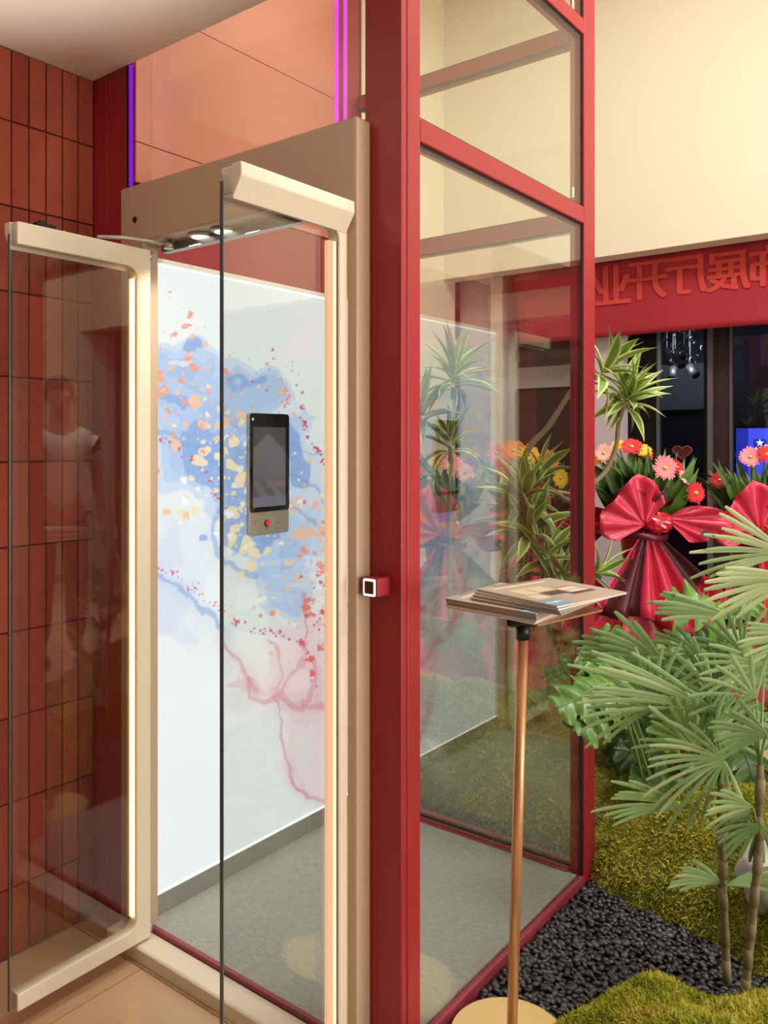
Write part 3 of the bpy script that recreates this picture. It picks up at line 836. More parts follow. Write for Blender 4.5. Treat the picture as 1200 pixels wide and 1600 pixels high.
# ------------------------------------------------------------------ garden: black pebbles, moss, stone
mat('entrance_mat', (30, 28, 28), .95)
mt = piece((-2.6, 4.05, 0), (2.6, 5.2, .012), 'entrance_mat', 'entrance_mat')
tag(mt, 'wide dark entrance mat on the tiles under the flower stands', 'mat')
mat('soil', (26, 24, 23), 0.95)
mat('pebble_black', (50, 51, 54), 0.32, var=.25, vscale=50)
mat('pebble_grey', (76, 77, 80), 0.36, var=.25, vscale=50)
mat('pebble_dark', (30, 30, 33), 0.34, var=.25, vscale=50)
for nm, c in (('moss_base', (104, 102, 28)), ('moss_a', (172, 176, 50)), ('moss_b', (204, 196, 74)), ('moss_c', (138, 148, 42)), ('moss_d', (222, 208, 110))):
    mat(nm, c, .9)
mat('pale_stone', (206, 206, 206), .45, var=.12, vscale=9, bump=.6, bscale=25)
mounds = [  # cx, cy, rx, ry, h, rotation
    ('right', -.36, 2.76, .82, .60, .33),
    ('behind', -1.62, 2.95, .86, .44, .34),
    ('front', -.385, 1.735, .40, .31, .165),
]
def mound_h(x, y, which=None):
    best = 0
    for nm, cx, cy, rx, ry, h in mounds:
        if which and nm != which: continue
        a = math.atan2((y-cy)/ry, (x-cx)/rx)
        k = 1 + .07*math.sin(3*a+cx*5) + .05*math.sin(7*a+cy*9)
        d2 = (((x-cx)/rx)**2 + ((y-cy)/ry)**2)/(k*k)
        if d2 < 1:
            v = h*(1-d2)**(.36 if nm == 'front' else .55)*(1+.34*noise.noise((x*6, y*6, cx))) + .01*noise.noise((x*26, y*26, 3))
            best = max(best, v)
    return best
bed = thing('pebble_bed', (-.65, 1.95, 0), 'bed of glossy black pebbles beside the glass lift shaft', 'pebbles')
piece((XR+.004, 1.40, 0), (.62, 3.35, .014), 'soil', 'soil', bed)
piece((-2.6, YK+.004, 0), (XR+.004, 3.35, .014), 'soil', 'soil', bed)
def pebble_mesh(seed):
    q = random.Random(seed)
    m = MB().blob((0, 0, 0), (1, .60+.18*q.random(), .40+.10*q.random()), nu=7, nv=5)
    m.v = [(x*(1+.12*math.sin(3*y+seed)), y*(1+.14*math.sin(2.3*x+seed*2)), z) for x, y, z in m.v]
    return m
peb = []
for k in range(6):
    o = pebble_mesh(k).build('pebble', ['pebble_black', 'pebble_dark', 'pebble_grey'][k % 3], bed, origin=(0, 0, 0))
    peb.append(o)
spots = []
q = random.Random(4)
tries = 0
cell = {}
def free(x, y, r):
    i, j = int(x/.02), int(y/.02)
    for a in range(i-1, i+2):
        for b in range(j-1, j+2):
            for (u, v, s) in cell.get((a, b), ()):
                if (u-x)**2+(v-y)**2 < r*r: return False
    cell.setdefault((i, j), []).append((x, y, r)); return True
for tries in range(60000):
    x, y = q.uniform(XR+.008, -.25), q.uniform(1.42, 2.62)
    if mound_h(x, y) > .035: continue
    if not free(x, y, .0122): continue
    spots.append((x, y))
for k in range(900):
    x, y = q.uniform(XL, XR), q.uniform(YK+.01, 2.58)
    if mound_h(x, y) < .035 and free(x, y, .0105): spots.append((x, y))
spots.sort(key=lambda s: 1e3 if not (-1.03 < s[0] < -.62 and 1.68 < s[1]) else s[0]**2+s[1]**2)
allm = MB()
for k, (x, y) in enumerate(spots):
    s = q.uniform(.0098, .0142); z = .017 + q.uniform(0, .010)
    rot = (q.uniform(-.5, .5), q.uniform(-.5, .5), q.uniform(0, 6.28))
    if k < 294:
        if k < 6:
            o = peb[k]; o.location = Vector((x, y, z))-WLOC[bed.name]; o.rotation_euler = rot; o.scale = (s, s, s)
        else:
            inst(peb[k % 6], 'pebble', (x, y, z), rot, (s, s, s), bed)
    else:
        M = Matrix.Translation((x, y, z)) @ Matrix.Rotation(rot[2], 4, 'Z') @ Matrix.Rotation(rot[1], 4, 'Y') @ Matrix.Rotation(rot[0], 4, 'X') @ Matrix.Scale(s, 4)
        pm = pebble_mesh(k % 6)
        allm.add([tuple(M @ Vector(p)) for p in pm.v], pm.f, k % 3, True)
allm.build('pebble_spread', ['pebble_black', 'pebble_dark', 'pebble_grey'], bed)['kind'] = 'stuff'

def moss(nm, label, nblades):
    _, cx, cy, rx, ry, h = [m for m in mounds if m[0] == nm][0]
    t = thing('moss_mound', (cx, cy, 0), label, 'moss')
    n = 56
    g = []
    for i in range(n+1):
        row = []
        for j in range(n+1):
            x = cx + rx*1.14*(2*i/n-1); y = cy + ry*1.14*(2*j/n-1)
            if nm == 'behind': y = max(y, YK+.012)
            row.append((x, y, mound_h(x, y, nm)))
        g.append(row)
    m = MB().grid(g)
    keep = [k for k, f in enumerate(m.f) if max(m.v[i][2] for i in f) > .001]
    m.f = [m.f[k] for k in keep]; m.m = [0]*len(keep); m.sm = [True]*len(keep)
    m.build('mound_body', 'moss_base', t, solid=0)
    G = np.array(g)                                   # (n+1, n+1, 3)
    qn = np.random.default_rng(len(nm)+n)
    a = qn.random(nblades*2)*6.2832; r = np.sqrt(qn.random(nblades*2))*1.1
    x = cx+rx*r*np.cos(a); y = cy+ry*r*np.sin(a)
    if nm == 'behind': x, y = x[y > YK+.02], y[y > YK+.02]
    fx = (x-(cx-rx*1.14))/(2*rx*1.14)*n; fy = (y-(cy-ry*1.14))/(2*ry*1.14)*n
    i_, j_ = np.clip(fx.astype(int), 0, n-1), np.clip(fy.astype(int), 0, n-1); u, v = fx-i_, fy-j_
    H = G[:, :, 2]
    z = (H[i_, j_]*(1-u)+H[i_+1, j_]*u)*(1-v)+(H[i_, j_+1]*(1-u)+H[i_+1, j_+1]*u)*v
    gx = (H[i_+1, j_]-H[i_, j_])/(2*rx*1.14/n); gy = (H[i_, j_+1]-H[i_, j_])/(2*ry*1.14/n)
    # steeper ground holds more tufts per area of plan
    keep = (z > .004) & (qn.random(len(z)) < np.sqrt(1+np.minimum(gx**2+gy**2, 9))/2.2)
    x, y, z, gx, gy = x[keep], y[keep], z[keep], gx[keep], gy[keep]
    nc = len(x); B = 5
    nv = np.stack([-np.clip(gx, -2.5, 2.5), -np.clip(gy, -2.5, 2.5), np.ones(nc)], 1); nv /= np.linalg.norm(nv, axis=1)[:, None]
    tone = (fbm(x*100+900, y*100+900, 9, 61)-.5)*3.2 + qn.normal(0, .30, nc)
    size = 1+.9*(fbm(x*100+700, y*100+300, 5, 67)-.5)
    p = np.stack([x, y, z-.003], 1)
    rep_ = lambda q_: np.repeat(q_, B, axis=0)
    p, nv, tone, size = rep_(p), rep_(nv), rep_(tone), rep_(size)
    N = len(p)
    d = nv*1.0 + qn.normal(0, .75, (N, 3)); d /= np.linalg.norm(d, axis=1)[:, None]
    up_ = (d*nv).sum(1)
    d[up_ < .05] += nv[up_ < .05]*.8; d /= np.linalg.norm(d, axis=1)[:, None]
    s_ = np.cross(d, qn.normal(0, 1, (N, 3))); s_ /= np.linalg.norm(s_, axis=1)[:, None]
    L_ = (qn.uniform(.008, .016, N)*size)[:, None]; wd = qn.uniform(.0011, .0021, N)[:, None]
    tip = p + d*L_ + qn.normal(0, .28, (N, 3))*L_
    m2 = p + d*L_*.55
    V5 = np.stack([p-s_*wd*.6, p+s_*wd*.6, m2+s_*wd, m2-s_*wd, tip], 1).reshape(-1, 3)
    tone = tone + qn.normal(0, .3, N)
    mi_ = np.where(tone > .8, 3, np.where(tone > .15, 1, np.where(tone > -.55, 0, 2)))
    me = bpy.data.meshes.new('moss_tufts')
    me.vertices.add(5*N); me.vertices.foreach_set('co', (V5-np.array([cx, cy, 0])).ravel())
    base = np.arange(N)*5
    loops = np.concatenate([base[:, None]+np.array([0, 1, 2, 3]), base[:, None]+np.array([3, 2, 4])], 1).ravel()
    me.loops.add(7*N); me.loops.foreach_set('vertex_index', loops.astype(np.int32))
    me.polygons.add(2*N)
    ls = np.stack([np.arange(N)*7, np.arange(N)*7+4], 1).ravel()
    me.polygons.foreach_set('loop_start', ls.astype(np.int32))
    for mm in ('moss_a', 'moss_b', 'moss_c', 'moss_d'): me.materials.append(MATS[mm])
    me.polygons.foreach_set('material_index', np.repeat(mi_, 2).astype(np.int32))
    me.update(calc_edges=True); me.validate()
    o = bpy.data.objects.new('moss_tufts', me); COL.objects.link(o); put(o, (cx, cy, 0), t)
    o['kind'] = 'stuff'
moss('right', 'large yellow green moss mound under the palms right of the shaft', 40000)
moss('behind', 'dull green moss mound seen through the back glass of the lift', 13000)
moss('front', 'bright yellow green moss mound in front beside the brass stand', 27000)
# pale stone
p = at(1212, 1366, d=2.14)
m = MB().blob((0, 0, 0), (1, 1, 1), nu=18, nv=12)
m.v = [tuple(Vector(v)*(1+.45*noise.noise(Vector(v)*1.9+Vector((3, 1, 2))))) for v in m.v]
m.v = [(p.x+x*.085, p.y+y*.08, p.z+z*.10) for x, y, z in m.v]
tag(m.build('garden_stone', 'pale_stone'), 'pale grey stone at the right edge behind the palm stems', 'stone')
mat('lava', (24, 23, 24), .9, bump=1, bscale=30)
m = MB().blob((0, 0, 0), (1, 1, 1), nu=14, nv=10)
m.v = [tuple(Vector(v)*(1+.35*noise.noise(Vector(v)*2.2+Vector((8, 1, 2))))) for v in m.v]
p = at(944, 1195, d=3.05)
m.v = [(p.x+x*.07, p.y+y*.06, p.z+z*.10) for x, y, z in m.v]
tag(m.build('lava_stone', 'lava'), 'rough black stone between the shaft post and the moss', 'stone')

# ------------------------------------------------------------------ brochure stand
mat('brass', (228, 198, 136), .34, metal=.15)
mat('copper_tube', (212, 160, 116), .3, metal=.45)
bs_c = at(794, 1622, Z=.03)
sd = thing('brochure_stand', (bs_c.x, bs_c.y, .026), 'brass floor stand with round base and slim copper pole', 'stand')
MB().lathe((bs_c.x, bs_c.y, .026), [(.128, 0), (.130, .002), (.130, .007), (.128, .009)], 64).build('base', 'brass', sd)
top = at(817, 991, d=1.77)
foot = Vector((bs_c.x+.006, bs_c.y+.006, .035))
MB().lathe(foot, [(.018, 0), (.018, .006), (.014, .010)], 24).build('collar', 'copper_tube', sd)
MB().tube([foot, top], .0118, 24).build('pole', 'copper_tube', sd)
MB().tube([top-(top-foot).normalized()*.010, top+Vector((0, 0, .022))], .0155, 20).build('socket', 'black_plastic', sd)
hd = top+Vector((0, 0, .034))
MB().tube([hd-RT*.027, hd+RT*.026], .019, 18).build('clamp', 'black_plastic', sd)
MB().tube([hd+RT*.026, hd+RT*.030], .007, 14).build('screw', 'steel', sd)
MB().tube([hd-RT*.036-Vector((0, 0, .008)), hd-RT*.028-Vector((0, 0, .008))], .009, 12).build('lock_knob', 'black_plastic', sd)
tc_ = at(845, 932, d=1.70); tz = hd.z+.019
e1 = (RT*math.cos(R(-45)) + FW*math.sin(R(-45))); e2 = (RT*math.cos(R(47)) + FW*math.sin(R(47)))
tilt = Matrix.Rotation(R(3.0), 3, FW)
e1 = tilt @ e1; e2 = tilt @ e2; en_ = e1.cross(e2).normalized()
def slab(c, a, b, L1, L2, z0, z1, mi=0, mb=None):
    mb = mb or MB(); P = []
    for zz in (z0, z1):
        for s, t in ((-1, -1), (1, -1), (1, 1), (-1, 1)):
            P.append(c + a*(L1/2*s) + b*(L2/2*t) + en_*zz)
    return mb.add(P, [(0, 3, 2, 1), (4, 5, 6, 7), (0, 1, 5, 4), (1, 2, 6, 5), (2, 3, 7, 6), (3, 0, 4, 7)], mi)
cR = at(863, 931, d=1.78); cR.z = tz+.016
cT = Vector((cR.x, cR.y, tz)) - RT*.036
slab(cT, e1, e2, .185, .26, -.004, .0).build('tray', 'copper_tube', sd, bevel=.001)
mat('paper_white', (232, 226, 214), .7); mat('paper_taupe', (172, 156, 140), .5)
print_mat('brochure_print', 0, .3)
def cover_cols(n1, n2):
    u, v = np.meshgrid(np.linspace(0, 1, n1+1), np.linspace(0, 1, n2+1), indexing='ij')   # u: across (e1), v: along (e2)
    c = np.zeros(u.shape+(3,)) + np.array([188, 174, 158.])
    c += (14*(v-.5))[..., None]
    def r(u0, u1, v0, v1, col): c[(u >= u0) & (u <= u1) & (v >= v0) & (v <= v1)] = col
    r(0, 1, .86, 1, (186, 178, 168)); r(.0, .05, .2, .85, (150, 134, 120))
    r(.10, .14, .10, .80, (232, 220, 196))
    r(.26, .50, .16, .56, (226, 212, 178)); r(.30, .46, .30, .36, (190, 178, 150))
    r(.46, .55, .60, .82, (238, 230, 214)); r(.58, .72, .60, .82, (240, 232, 214)); r(.56, .58, .2, .86, (120, 104, 92))
    r(.50, .66, .30, .56, (92, 82, 76)); r(.66, .74, .52, .86, (84, 78, 74)); r(.40, .46, .58, .84, (206, 150, 120))
    r(.55, .70, .10, .26, (232, 216, 180))
    r(.80, 1.0, .0, .22, (128, 168, 196)); r(.74, .80, .02, .30, (150, 160, 168))
    for k in range(9):
        r(.84, .89, .02+k*.022, .034+k*.022, (240, 244, 248))
    for k in range(14): r(.30+k*.030, .318+k*.030, .905, .925, (226, 220, 212))
    return lin_np(c.reshape(-1, 3))
def brochure(c, ang, zz, label, top_):
    rot = Matrix.Rotation(R(ang), 3, en_)
    a, b = rot @ e1, rot @ e2
    h = .0042
    t = thing('brochure', c+en_*zz, label, 'brochure', 'brochures on the brass stand')
    slab(c, a, b, .203, .282, zz, zz+h-.0006).build('pages', 'paper_white' if q.random() < .45 else 'paper_taupe', t)
    n1, n2 = (60, 84) if top_ else (12, 12)
    g = [[c + a*(.205*(i/n1-.5)) + b*(.285*(j/n2-.5)) + en_*(zz+h) for j in range(n2+1)] for i in range(n1+1)]
    o = MB().grid(g, smooth=False).build('cover', 'brochure_print', t)
    colour_mesh(o, cover_cols(n1, n2))
    slab(c, a, b, .205, .285, zz+h-.0006, zz+h-.0001).build('cover_back', 'paper_taupe', t)
cL = cR - RT*.074 + FW*.014; cL.z = cR.z + (tilt @ (-RT*.076)).z
cL = Vector((cL.x, cL.y, cL.z)) - en_*.018
ordn = ['lowest', 'second lowest', 'middle', 'second topmost']
for k in range(5):
    brochure(cL+RT*q.uniform(-.003, .003), q.uniform(-1.5, 1.5)+10, k*.0044, ('topmost taupe brochure of the left stack on the brass stand' if k == 4 else ordn[k]+' brochure of the left stack on the brass stand'), k == 4)
for k in range(4):
    brochure(cR-en_*.006+e1*(k-3)*.0+RT*(-.012*(3-k)*.6), (3-k)*3.2-1, .012+k*.0044, ('topmost brochure with blue corner on the right stack of the brass stand' if k == 3 else ['lowest', 'second lowest', 'second topmost'][k]+' brochure of the right stack on the brass stand'), k == 3)
# ------------------------------------------------------------------ plants
for nm, c, r in (('leaf_green', (116, 158, 74), .38), ('leaf_margin', (232, 232, 158), .42), ('leaf_olive', (104, 126, 58), .42),
                 ('palm_green', (150, 186, 128), .4), ('palm_light', (184, 208, 152), .4), ('palm_dark', (108, 146, 92), .42),
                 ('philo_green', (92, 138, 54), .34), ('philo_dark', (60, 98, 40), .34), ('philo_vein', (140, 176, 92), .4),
                 ('bark', (150, 128, 104), .85), ('palm_stem', (118, 106, 76), .8), ('palm_sheath', (130, 118, 88), .85), ('petiole', (118, 150, 80), .5),
                 ('wrap_red', (206, 44, 78), .34), ('wrap_maroon', (84, 30, 42), .4), ('wrap_rose', (196, 62, 100), .34), ('sword_green', (78, 116, 42), .4), ('sword_deep', (58, 92, 36), .45),
                 ('petal_pink', (244, 140, 150), .6), ('petal_red', (206, 30, 44), .6), ('petal_yellow', (240, 186, 40), .6), ('petal_pale', (248, 186, 176), .6), ('petal_orange', (238, 120, 40), .6),
                 ('flower_eye', (196, 200, 84), .8), ('foil_red', (190, 20, 50), .15), ('ribbon_dark', (96, 16, 36), .4), ('stand_red', (190, 30, 44), .4)):
    mat(nm, c, r, var=.10 if 'eye' not in nm else 0, vscale=14)
UPV = Vector((0, 0, 1))
def frame(d, up):
    """rotation whose x axis is d and whose z axis is near up"""
    x = d.normalized(); y = up.cross(x)
    if y.length < 1e-4: y = x.orthogonal()
    y.normalize(); z = x.cross(y)
    return Matrix(((x.x, y.x, z.x), (x.y, y.y, z.y), (x.z, y.z, z.z)))
def strap_mesh(width, droop, seed, n=8):
    """lance leaf of unit length along +x, folded along its midrib, arching down"""
    q = random.Random(seed); m = MB(); P = []
    tw = q.uniform(-.5, .5)
    for i in range(n+1):
        t = i/n
        w_ = width*(math.sin(math.pi*min(1, t*.92+.10))**.8)*(1-t**6)+.002
        x = t*(1-.12*droop*t); z = .16*t*(1-t) - droop*t*t*.6
        row = []
        for k in (-1, -.62, 0, .62, 1):
            y = w_*k; zz = z + abs(k)*w_*.35
            row.append((x, y+.10*tw*t*t, zz + y*tw*.5*t))
        P.append(row)
    m.grid(P, mi=[1, 0, 0, 1])
    return m
STRAP = []
def strap_sources(parent):
    for k in range(5):
        o = strap_mesh(.088+.016*(k % 3), (.05, .25, .5, .8, .15)[k], k).build('leaf', ['leaf_green', 'leaf_margin'], parent, origin=(0, 0, 0))
        STRAP.append(o)
def dracaena(name_loc, label, stems, heads, seed):
    q = random.Random(seed)
    t = thing('dracaena', name_loc, label, 'plant')
    for pts, r0, r1 in stems:
        n = len(pts); fine = []
        for i in range(n-1):
            p0, p1, p2, p3 = pts[max(0, i-1)], pts[i], pts[i+1], pts[min(n-1, i+2)]
            for s in range(5):
                u = s/5
                fine.append(.5*((2*p1)+(p2-p0)*u+(2*p0-5*p1+4*p2-p3)*u*u+(3*p1-p0-3*p2+p3)*u**3))
        fine.append(pts[-1])
        N = len(fine)
        MB().tube(fine, [(r0+(r1-r0)*i/(N-1))*(1+.08*math.sin(i*1.7)) for i in range(N)], 9).build('stem', 'bark', t)
    first = not STRAP
    if first: strap_sources(t)
    used = 0
    for (c, ax, n, L) in heads:
        ax = ax.normalized(); s0 = ax.orthogonal().normalized(); s1 = ax.cross(s0)
        for k in range(n):
            f = k/n                                  # 0 = youngest at the top
            el = R(78 - 105*f**1.1 + q.uniform(-10, 10))
            az = k*2.39996 + q.uniform(-.3, .3)
            d = (s0*math.cos(az)+s1*math.sin(az))*math.cos(el) + ax*math.sin(el)
            ln = L*(.55+.5*math.sin(math.pi*(.25+.6*f)))*q.uniform(.85, 1.15)
            src = STRAP[[0, 4, 1, 1, 2, 3][min(5, int(f*6))]] if q.random() < .8 else STRAP[q.randrange(5)]
            M = frame(d, ax if abs(d.dot(ax)) < .95 else UPV)
            p = c - ax*L*.35*f + d*.006
            if first and used < 5:
                o = STRAP[used]; o.location = p-WLOC[t.name]; o.rotation_euler = M.to_euler(); o.scale = (ln,)*3
            else:
                inst(src, 'leaf', p, M, (ln, ln*q.uniform(.85, 1.15), ln), t)
            used += 1
    return t
A = lambda px, py, d: at(px, py, d=d)
NV = -FW                                             # towards the viewer
# the tall variegated plant behind the shaft
D = 3.02
dracaena(A(775, 1075, D), 'tall variegated dracaena with bent stems behind the right corner of the shaft',
    [([A(778, 1080, D), A(776, 990, D), A(786, 900, D), A(800, 830, D)], .016, .013),
     ([A(792, 1080, D+.1), A(800, 960, D+.1), A(818, 860, D+.05), A(824, 790, D)], .020, .013),
     ([A(800, 830, D), A(806, 770, D), A(824, 705, D-.02), A(858, 665, D-.04), A(893, 612, D-.05), A(930, 586, D-.05)], .013, .009),
     ([A(776, 800, D), A(795, 772, D), A(830, 754, D-.03), A(862, 765, D-.06), A(892, 783, D-.08), A(918, 762, D-.08), A(945, 738, D-.06), A(962, 700, D-.05), A(967, 660, D-.04), A(976, 632, D-.04)], .010, .008),
     ([A(812, 905, D), A(840, 880, D-.05), A(850, 870, D-.06)], .009, .006),
     ([A(812, 925, D), A(880, 915, D-.08), A(925, 905, D-.10)], .009, .006)],
    [(A(950, 572, D-.05), RT*.55+UPV*.75+NV*.2, 20, .17), (A(984, 618, D-.04), RT*.25+UPV*.8+NV*.5, 30, .165),
     (A(972, 600, D+.05), RT*.3+UPV*.9-NV*.3, 14, .16),
     (A(820, 770, D-.02), UPV+RT*.15+NV*.35, 26, .19), (A(845, 735, D+.02), UPV*.9+RT*.6, 12, .16), (A(828, 825, D-.05), UPV+RT*.3+NV*.6, 24, .19),
     (A(800, 800, D+.06), UPV-RT*.4+NV*.3, 14, .18),
     (A(856, 868, D-.06), UPV*.8+RT*.4+NV*.5, 18, .17), (A(882, 905, D-.05), UPV*.9+RT*.15+NV*.3, 18, .17), (A(935, 895, D-.10), RT*.9+UPV*.45+NV*.2, 14, .15)], 3)
D2 = 3.35
dracaena(A(704, 1060, D2), 'thin stemmed dracaena seen through the back glass at the left',
    [([A(706, 1060, D2), A(702, 900, D2), A(703, 740, D2), A(708, 610, D2)], .010, .008),
     ([A(703, 800, D2), A(690, 770, D2), A(672, 735, D2), A(655, 715, D2)], .008, .006)],
    [(A(709, 580, D2), UPV+RT*.1+NV*.2, 26, .21), (A(660, 640, D2), UPV+NV*.4, 22, .20), (A(704, 690, D2+.02), UPV*.9+NV*.3, 16, .17), (A(668, 735, D2-.02), UPV*.5-RT*.6, 8, .15)], 5)

# ---- fan palms
def fan(mb, hub, e1, e2, a0, a1, n, L, wd, q, droop=.25, mats=(0, 1)):
    """fingers of a fan leaf radiating from hub in the plane e1,e2"""
    nz = e1.cross(e2).normalized()
    if nz.z < 0: nz = -nz
    for k in range(n):
        th = R(a0+(a1-a0)*(k+.5)/n + q.uniform(-2.5, 2.5))
        d = e1*math.cos(th)+e2*math.sin(th); s = nz.cross(d).normalized()
        ln = L*q.uniform(.82, 1.08)*(1-.20*abs(2*(k+.5)/n-1)**2)
        dr = droop*q.uniform(.5, 1.5); P = []; N = 7
        for i in range(N+1):
            t = i/N
            w_ = wd*(.30+.70*min(1, t*1.9)**.8)*(1 if t < .8 else 1-.45*((t-.8)/.2)**2)*.5
            c = hub + d*(ln*t) + nz*(.05*ln*math.sin(t*3)) - UPV*(dr*ln*t*t)
            P.append([c-s*w_+nz*w_*.45, c, c+s*w_+nz*w_*.45])
        mb.grid(P, mi=mats[k % 2 if q.random() < .35 else 0])
def petiole(mb, a, b, r, sag, mi):
    pts = [a.lerp(b, i/6) + UPV*(sag*math.sin(math.pi*i/6)) for i in range(7)]
    mb.tube(pts, [r*(1.2-.5*i/6) for i in range(7)], 6, mi)
def palm(label, stems, leaves, seed):
    q = random.Random(seed)
    b0 = stems[0][0]
    t = thing('fan_palm', b0, label, 'palm')
    for pts in stems:
        N = 14; fine = []
        for i in range(N+1):
            u = i/N*(len(pts)-1); j = min(len(pts)-2, int(u)); fine.append(pts[j].lerp(pts[j+1], u-j))
        o = MB().tube(fine, [.0098*(1+.04*(i % 3 == 0))*(1-.2*i/N) for i in range(N+1)], 10).build('stem', 'palm_stem', t)
        for i in range(0, N-1, 2):                   # fibrous sheaths wrapped round the stem
            a, b = fine[i], fine[i+1]
            MB().tube([a, a.lerp(b, .6), b+Vector((q.uniform(-.004, .004), q.uniform(-.004, .004), .012))], [.0103, .0102, .0096], 10, cap=False).build('sheath', 'palm_sheath' if i % 4 == 0 else 'palm_stem', t, solid=.001)
    for (hx, hy, d, base, c, sp, n, Lpx, tiltv, dark) in leaves:
        hub = A(hx, hy, d); L = Lpx*1.15*d/FPX
        tiltv *= .6
        e1 = RT; e2 = (UPV*math.cos(R(tiltv))+NV*math.sin(R(tiltv)))
        m = MB()
        fan(m, hub, e1, e2, c-sp/2, c+sp/2, n, L, .0118*(1.2 if n < 9 else 1), q, .06, (0, 1))
        if base is not None:
            petiole(m, base, hub, .0032, .02, 2)
        m.build('leaf', [['palm_green', 'palm_light', 'petiole'], ['palm_dark', 'palm_green', 'petiole'], ['palm_light', 'palm_green', 'petiole']][dark], t)
S1 = [A(1136, 1535, 1.95), A(1130, 1400, 1.95), A(1128, 1300, 1.96), A(1127, 1225, 1.97)]
S2 = [A(1163, 1558, 1.88), A(1174, 1450, 1.88), A(1186, 1330, 1.88), A(1188, 1195, 1.88)]
h1, h2 = S1[-1], S2[-1]
palm('fan palm with two slender brown stems rising from the moss at right', [S1, S2], [
    (1132, 1188, 1.93, h1, 214, 178, 16, 128, 35, 0),
    (1085, 1172, 2.02, h1, 112, 150, 15, 98, 30, 0),
    (1022, 1108, 2.02, h1, 132, 190, 17, 112, 30, 0),
    (1118, 1112, 1.98, h1, 160, 36, 9, 205, 20, 0),
    (1125, 1095, 2.05, h1, 118, 80, 8, 110, 15, 1),
    (1068, 1262, 1.99, S1[2], 172, 50, 9, 118, 25, 0),
    (1130, 1382, 1.95, S1[1], 165, 60, 7, 78, 35, 0),
    (1134, 1384, 1.94, S1[1], 10, 40, 5, 84, 35, 0),
    (1176, 1262, 1.87, S2[2], 200, 130, 10, 72, 35, 0),
    (1190, 1288, 1.86, S2[2], 250, 130, 9, 72, 30, 1),
    (1148, 966, 2.25, h1, 166, 26, 8, 118, 15, 0),
    (1090, 1020, 2.2, h1, 175, 110, 9, 86, 40, 0),
    (1182, 1092, 1.95, h2, 175, 200, 11, 96, 30, 0),
    (1150, 1060, 2.05, h2, 20, 90, 7, 90, 30, 0),
    (1200, 1150, 1.86, h2, 170, 90, 9, 84, 20, 1),
    (1115, 1150, 1.96, h1, 30, 120, 9, 90, 30, 0),
    (1040, 1040, 2.15, h1, 150, 60, 8, 120, 25, 0),
    (1100, 1060, 2.1, h1, 185, 90, 9, 90, 35, 1),
    (1160, 1020, 2.1, h2, 120, 140, 10, 90, 30, 0),
    (1195, 1040, 2.0, h2, 200, 100, 9, 100, 25, 0),
    (1000, 1030, 2.2, h1, 160, 40, 7, 100, 20, 0),
], 9)
h3 = A(1275, 1080, 2.0)
palm('fan palm whose big pale fan reaches in from the right edge', [[A(1290, 1640, 1.95), A(1285, 1400, 1.97), h3]], [
    (1232, 866, 2.05, h3, 172, 62, 11, 132, 20, 2),
    (1250, 905, 2.0, h3, 190, 50, 8, 130, 20, 2),
    (1262, 1000, 1.98, h3, 175, 70, 10, 90, 30, 0),
], 12)

# ---- philodendrons: deeply lobed leaves
def lobed(mb, base, tip, nz, width, nl, q, curl=.15, mi=0, mv=2):
    """one continuous blade, cut on each side into rounded wavy lobes"""
    ax = tip-base; L = ax.length; ax.normalize()
    s = nz.cross(ax).normalized(); nz = ax.cross(s)
    def mid(t): return base + ax*(L*t) - UPV*(curl*L*t*t) + nz*(.05*L*math.sin(t*6))
    nl = max(3, int(nl*.8)); ns = nl*9
    for sd in (-1, 1):
        ph = q.uniform(0, .3); P = []
        lob = [q.uniform(.7, 1.2) for _ in range(nl+2)]
        for i in range(ns+1):
            t = i/ns
            f = (t*nl+ph) % 1.0; k = int(t*nl+ph)
            notch = math.sin(math.pi*f)**.55                     # 0 in the cuts, 1 along a lobe
            env = math.sin(math.pi*(.17+.80*t))**.75
            r = width*L*env*(.20+.80*notch*lob[k])
            fw = (.10+.55*t)*(.4+.6*notch)                       # lobes lean to the tip
            if t < .12: fw -= .55*(1-t/.12)
            d = (s*sd + ax*fw)
            row = []
            for u in (0, .3, .6, .85, 1.0):
                p = mid(t) + d*(r*u) - UPV*(.22*r*u*u) + nz*(r*.16*u*u*math.cos(6.283*f*1.0+k) + .07*r*u*math.sin(u*6+t*19))
                row.append(p)
            P.append(row)
        mb.grid(P, mi=mi)
        for k in range(nl):                                      # pale side veins
            t = min(.97, (k+.5-ph)/nl)
            if t < .02: continue
            env = math.sin(math.pi*(.17+.80*t))**.75
            d = (s*sd + ax*(.10+.55*t)); r = width*L*env*.8
            V_ = [[mid(t)+d*(r*u)-UPV*(.22*r*u*u)+nz*(.004+r*.16*u*u)-ax*(L*.006*(1-u)), mid(t)+d*(r*u)-UPV*(.22*r*u*u)+nz*(.004+r*.16*u*u)+ax*(L*.006*(1-u))] for u in (0, .33, .66, .95)]
            mb.grid(V_, mi=mv)
    P = [[mid(i/8)-s*L*.018*(1-i/9), mid(i/8)+nz*.005, mid(i/8)+s*L*.018*(1-i/9)] for i in range(9)]
    mb.grid(P, mi=mv)
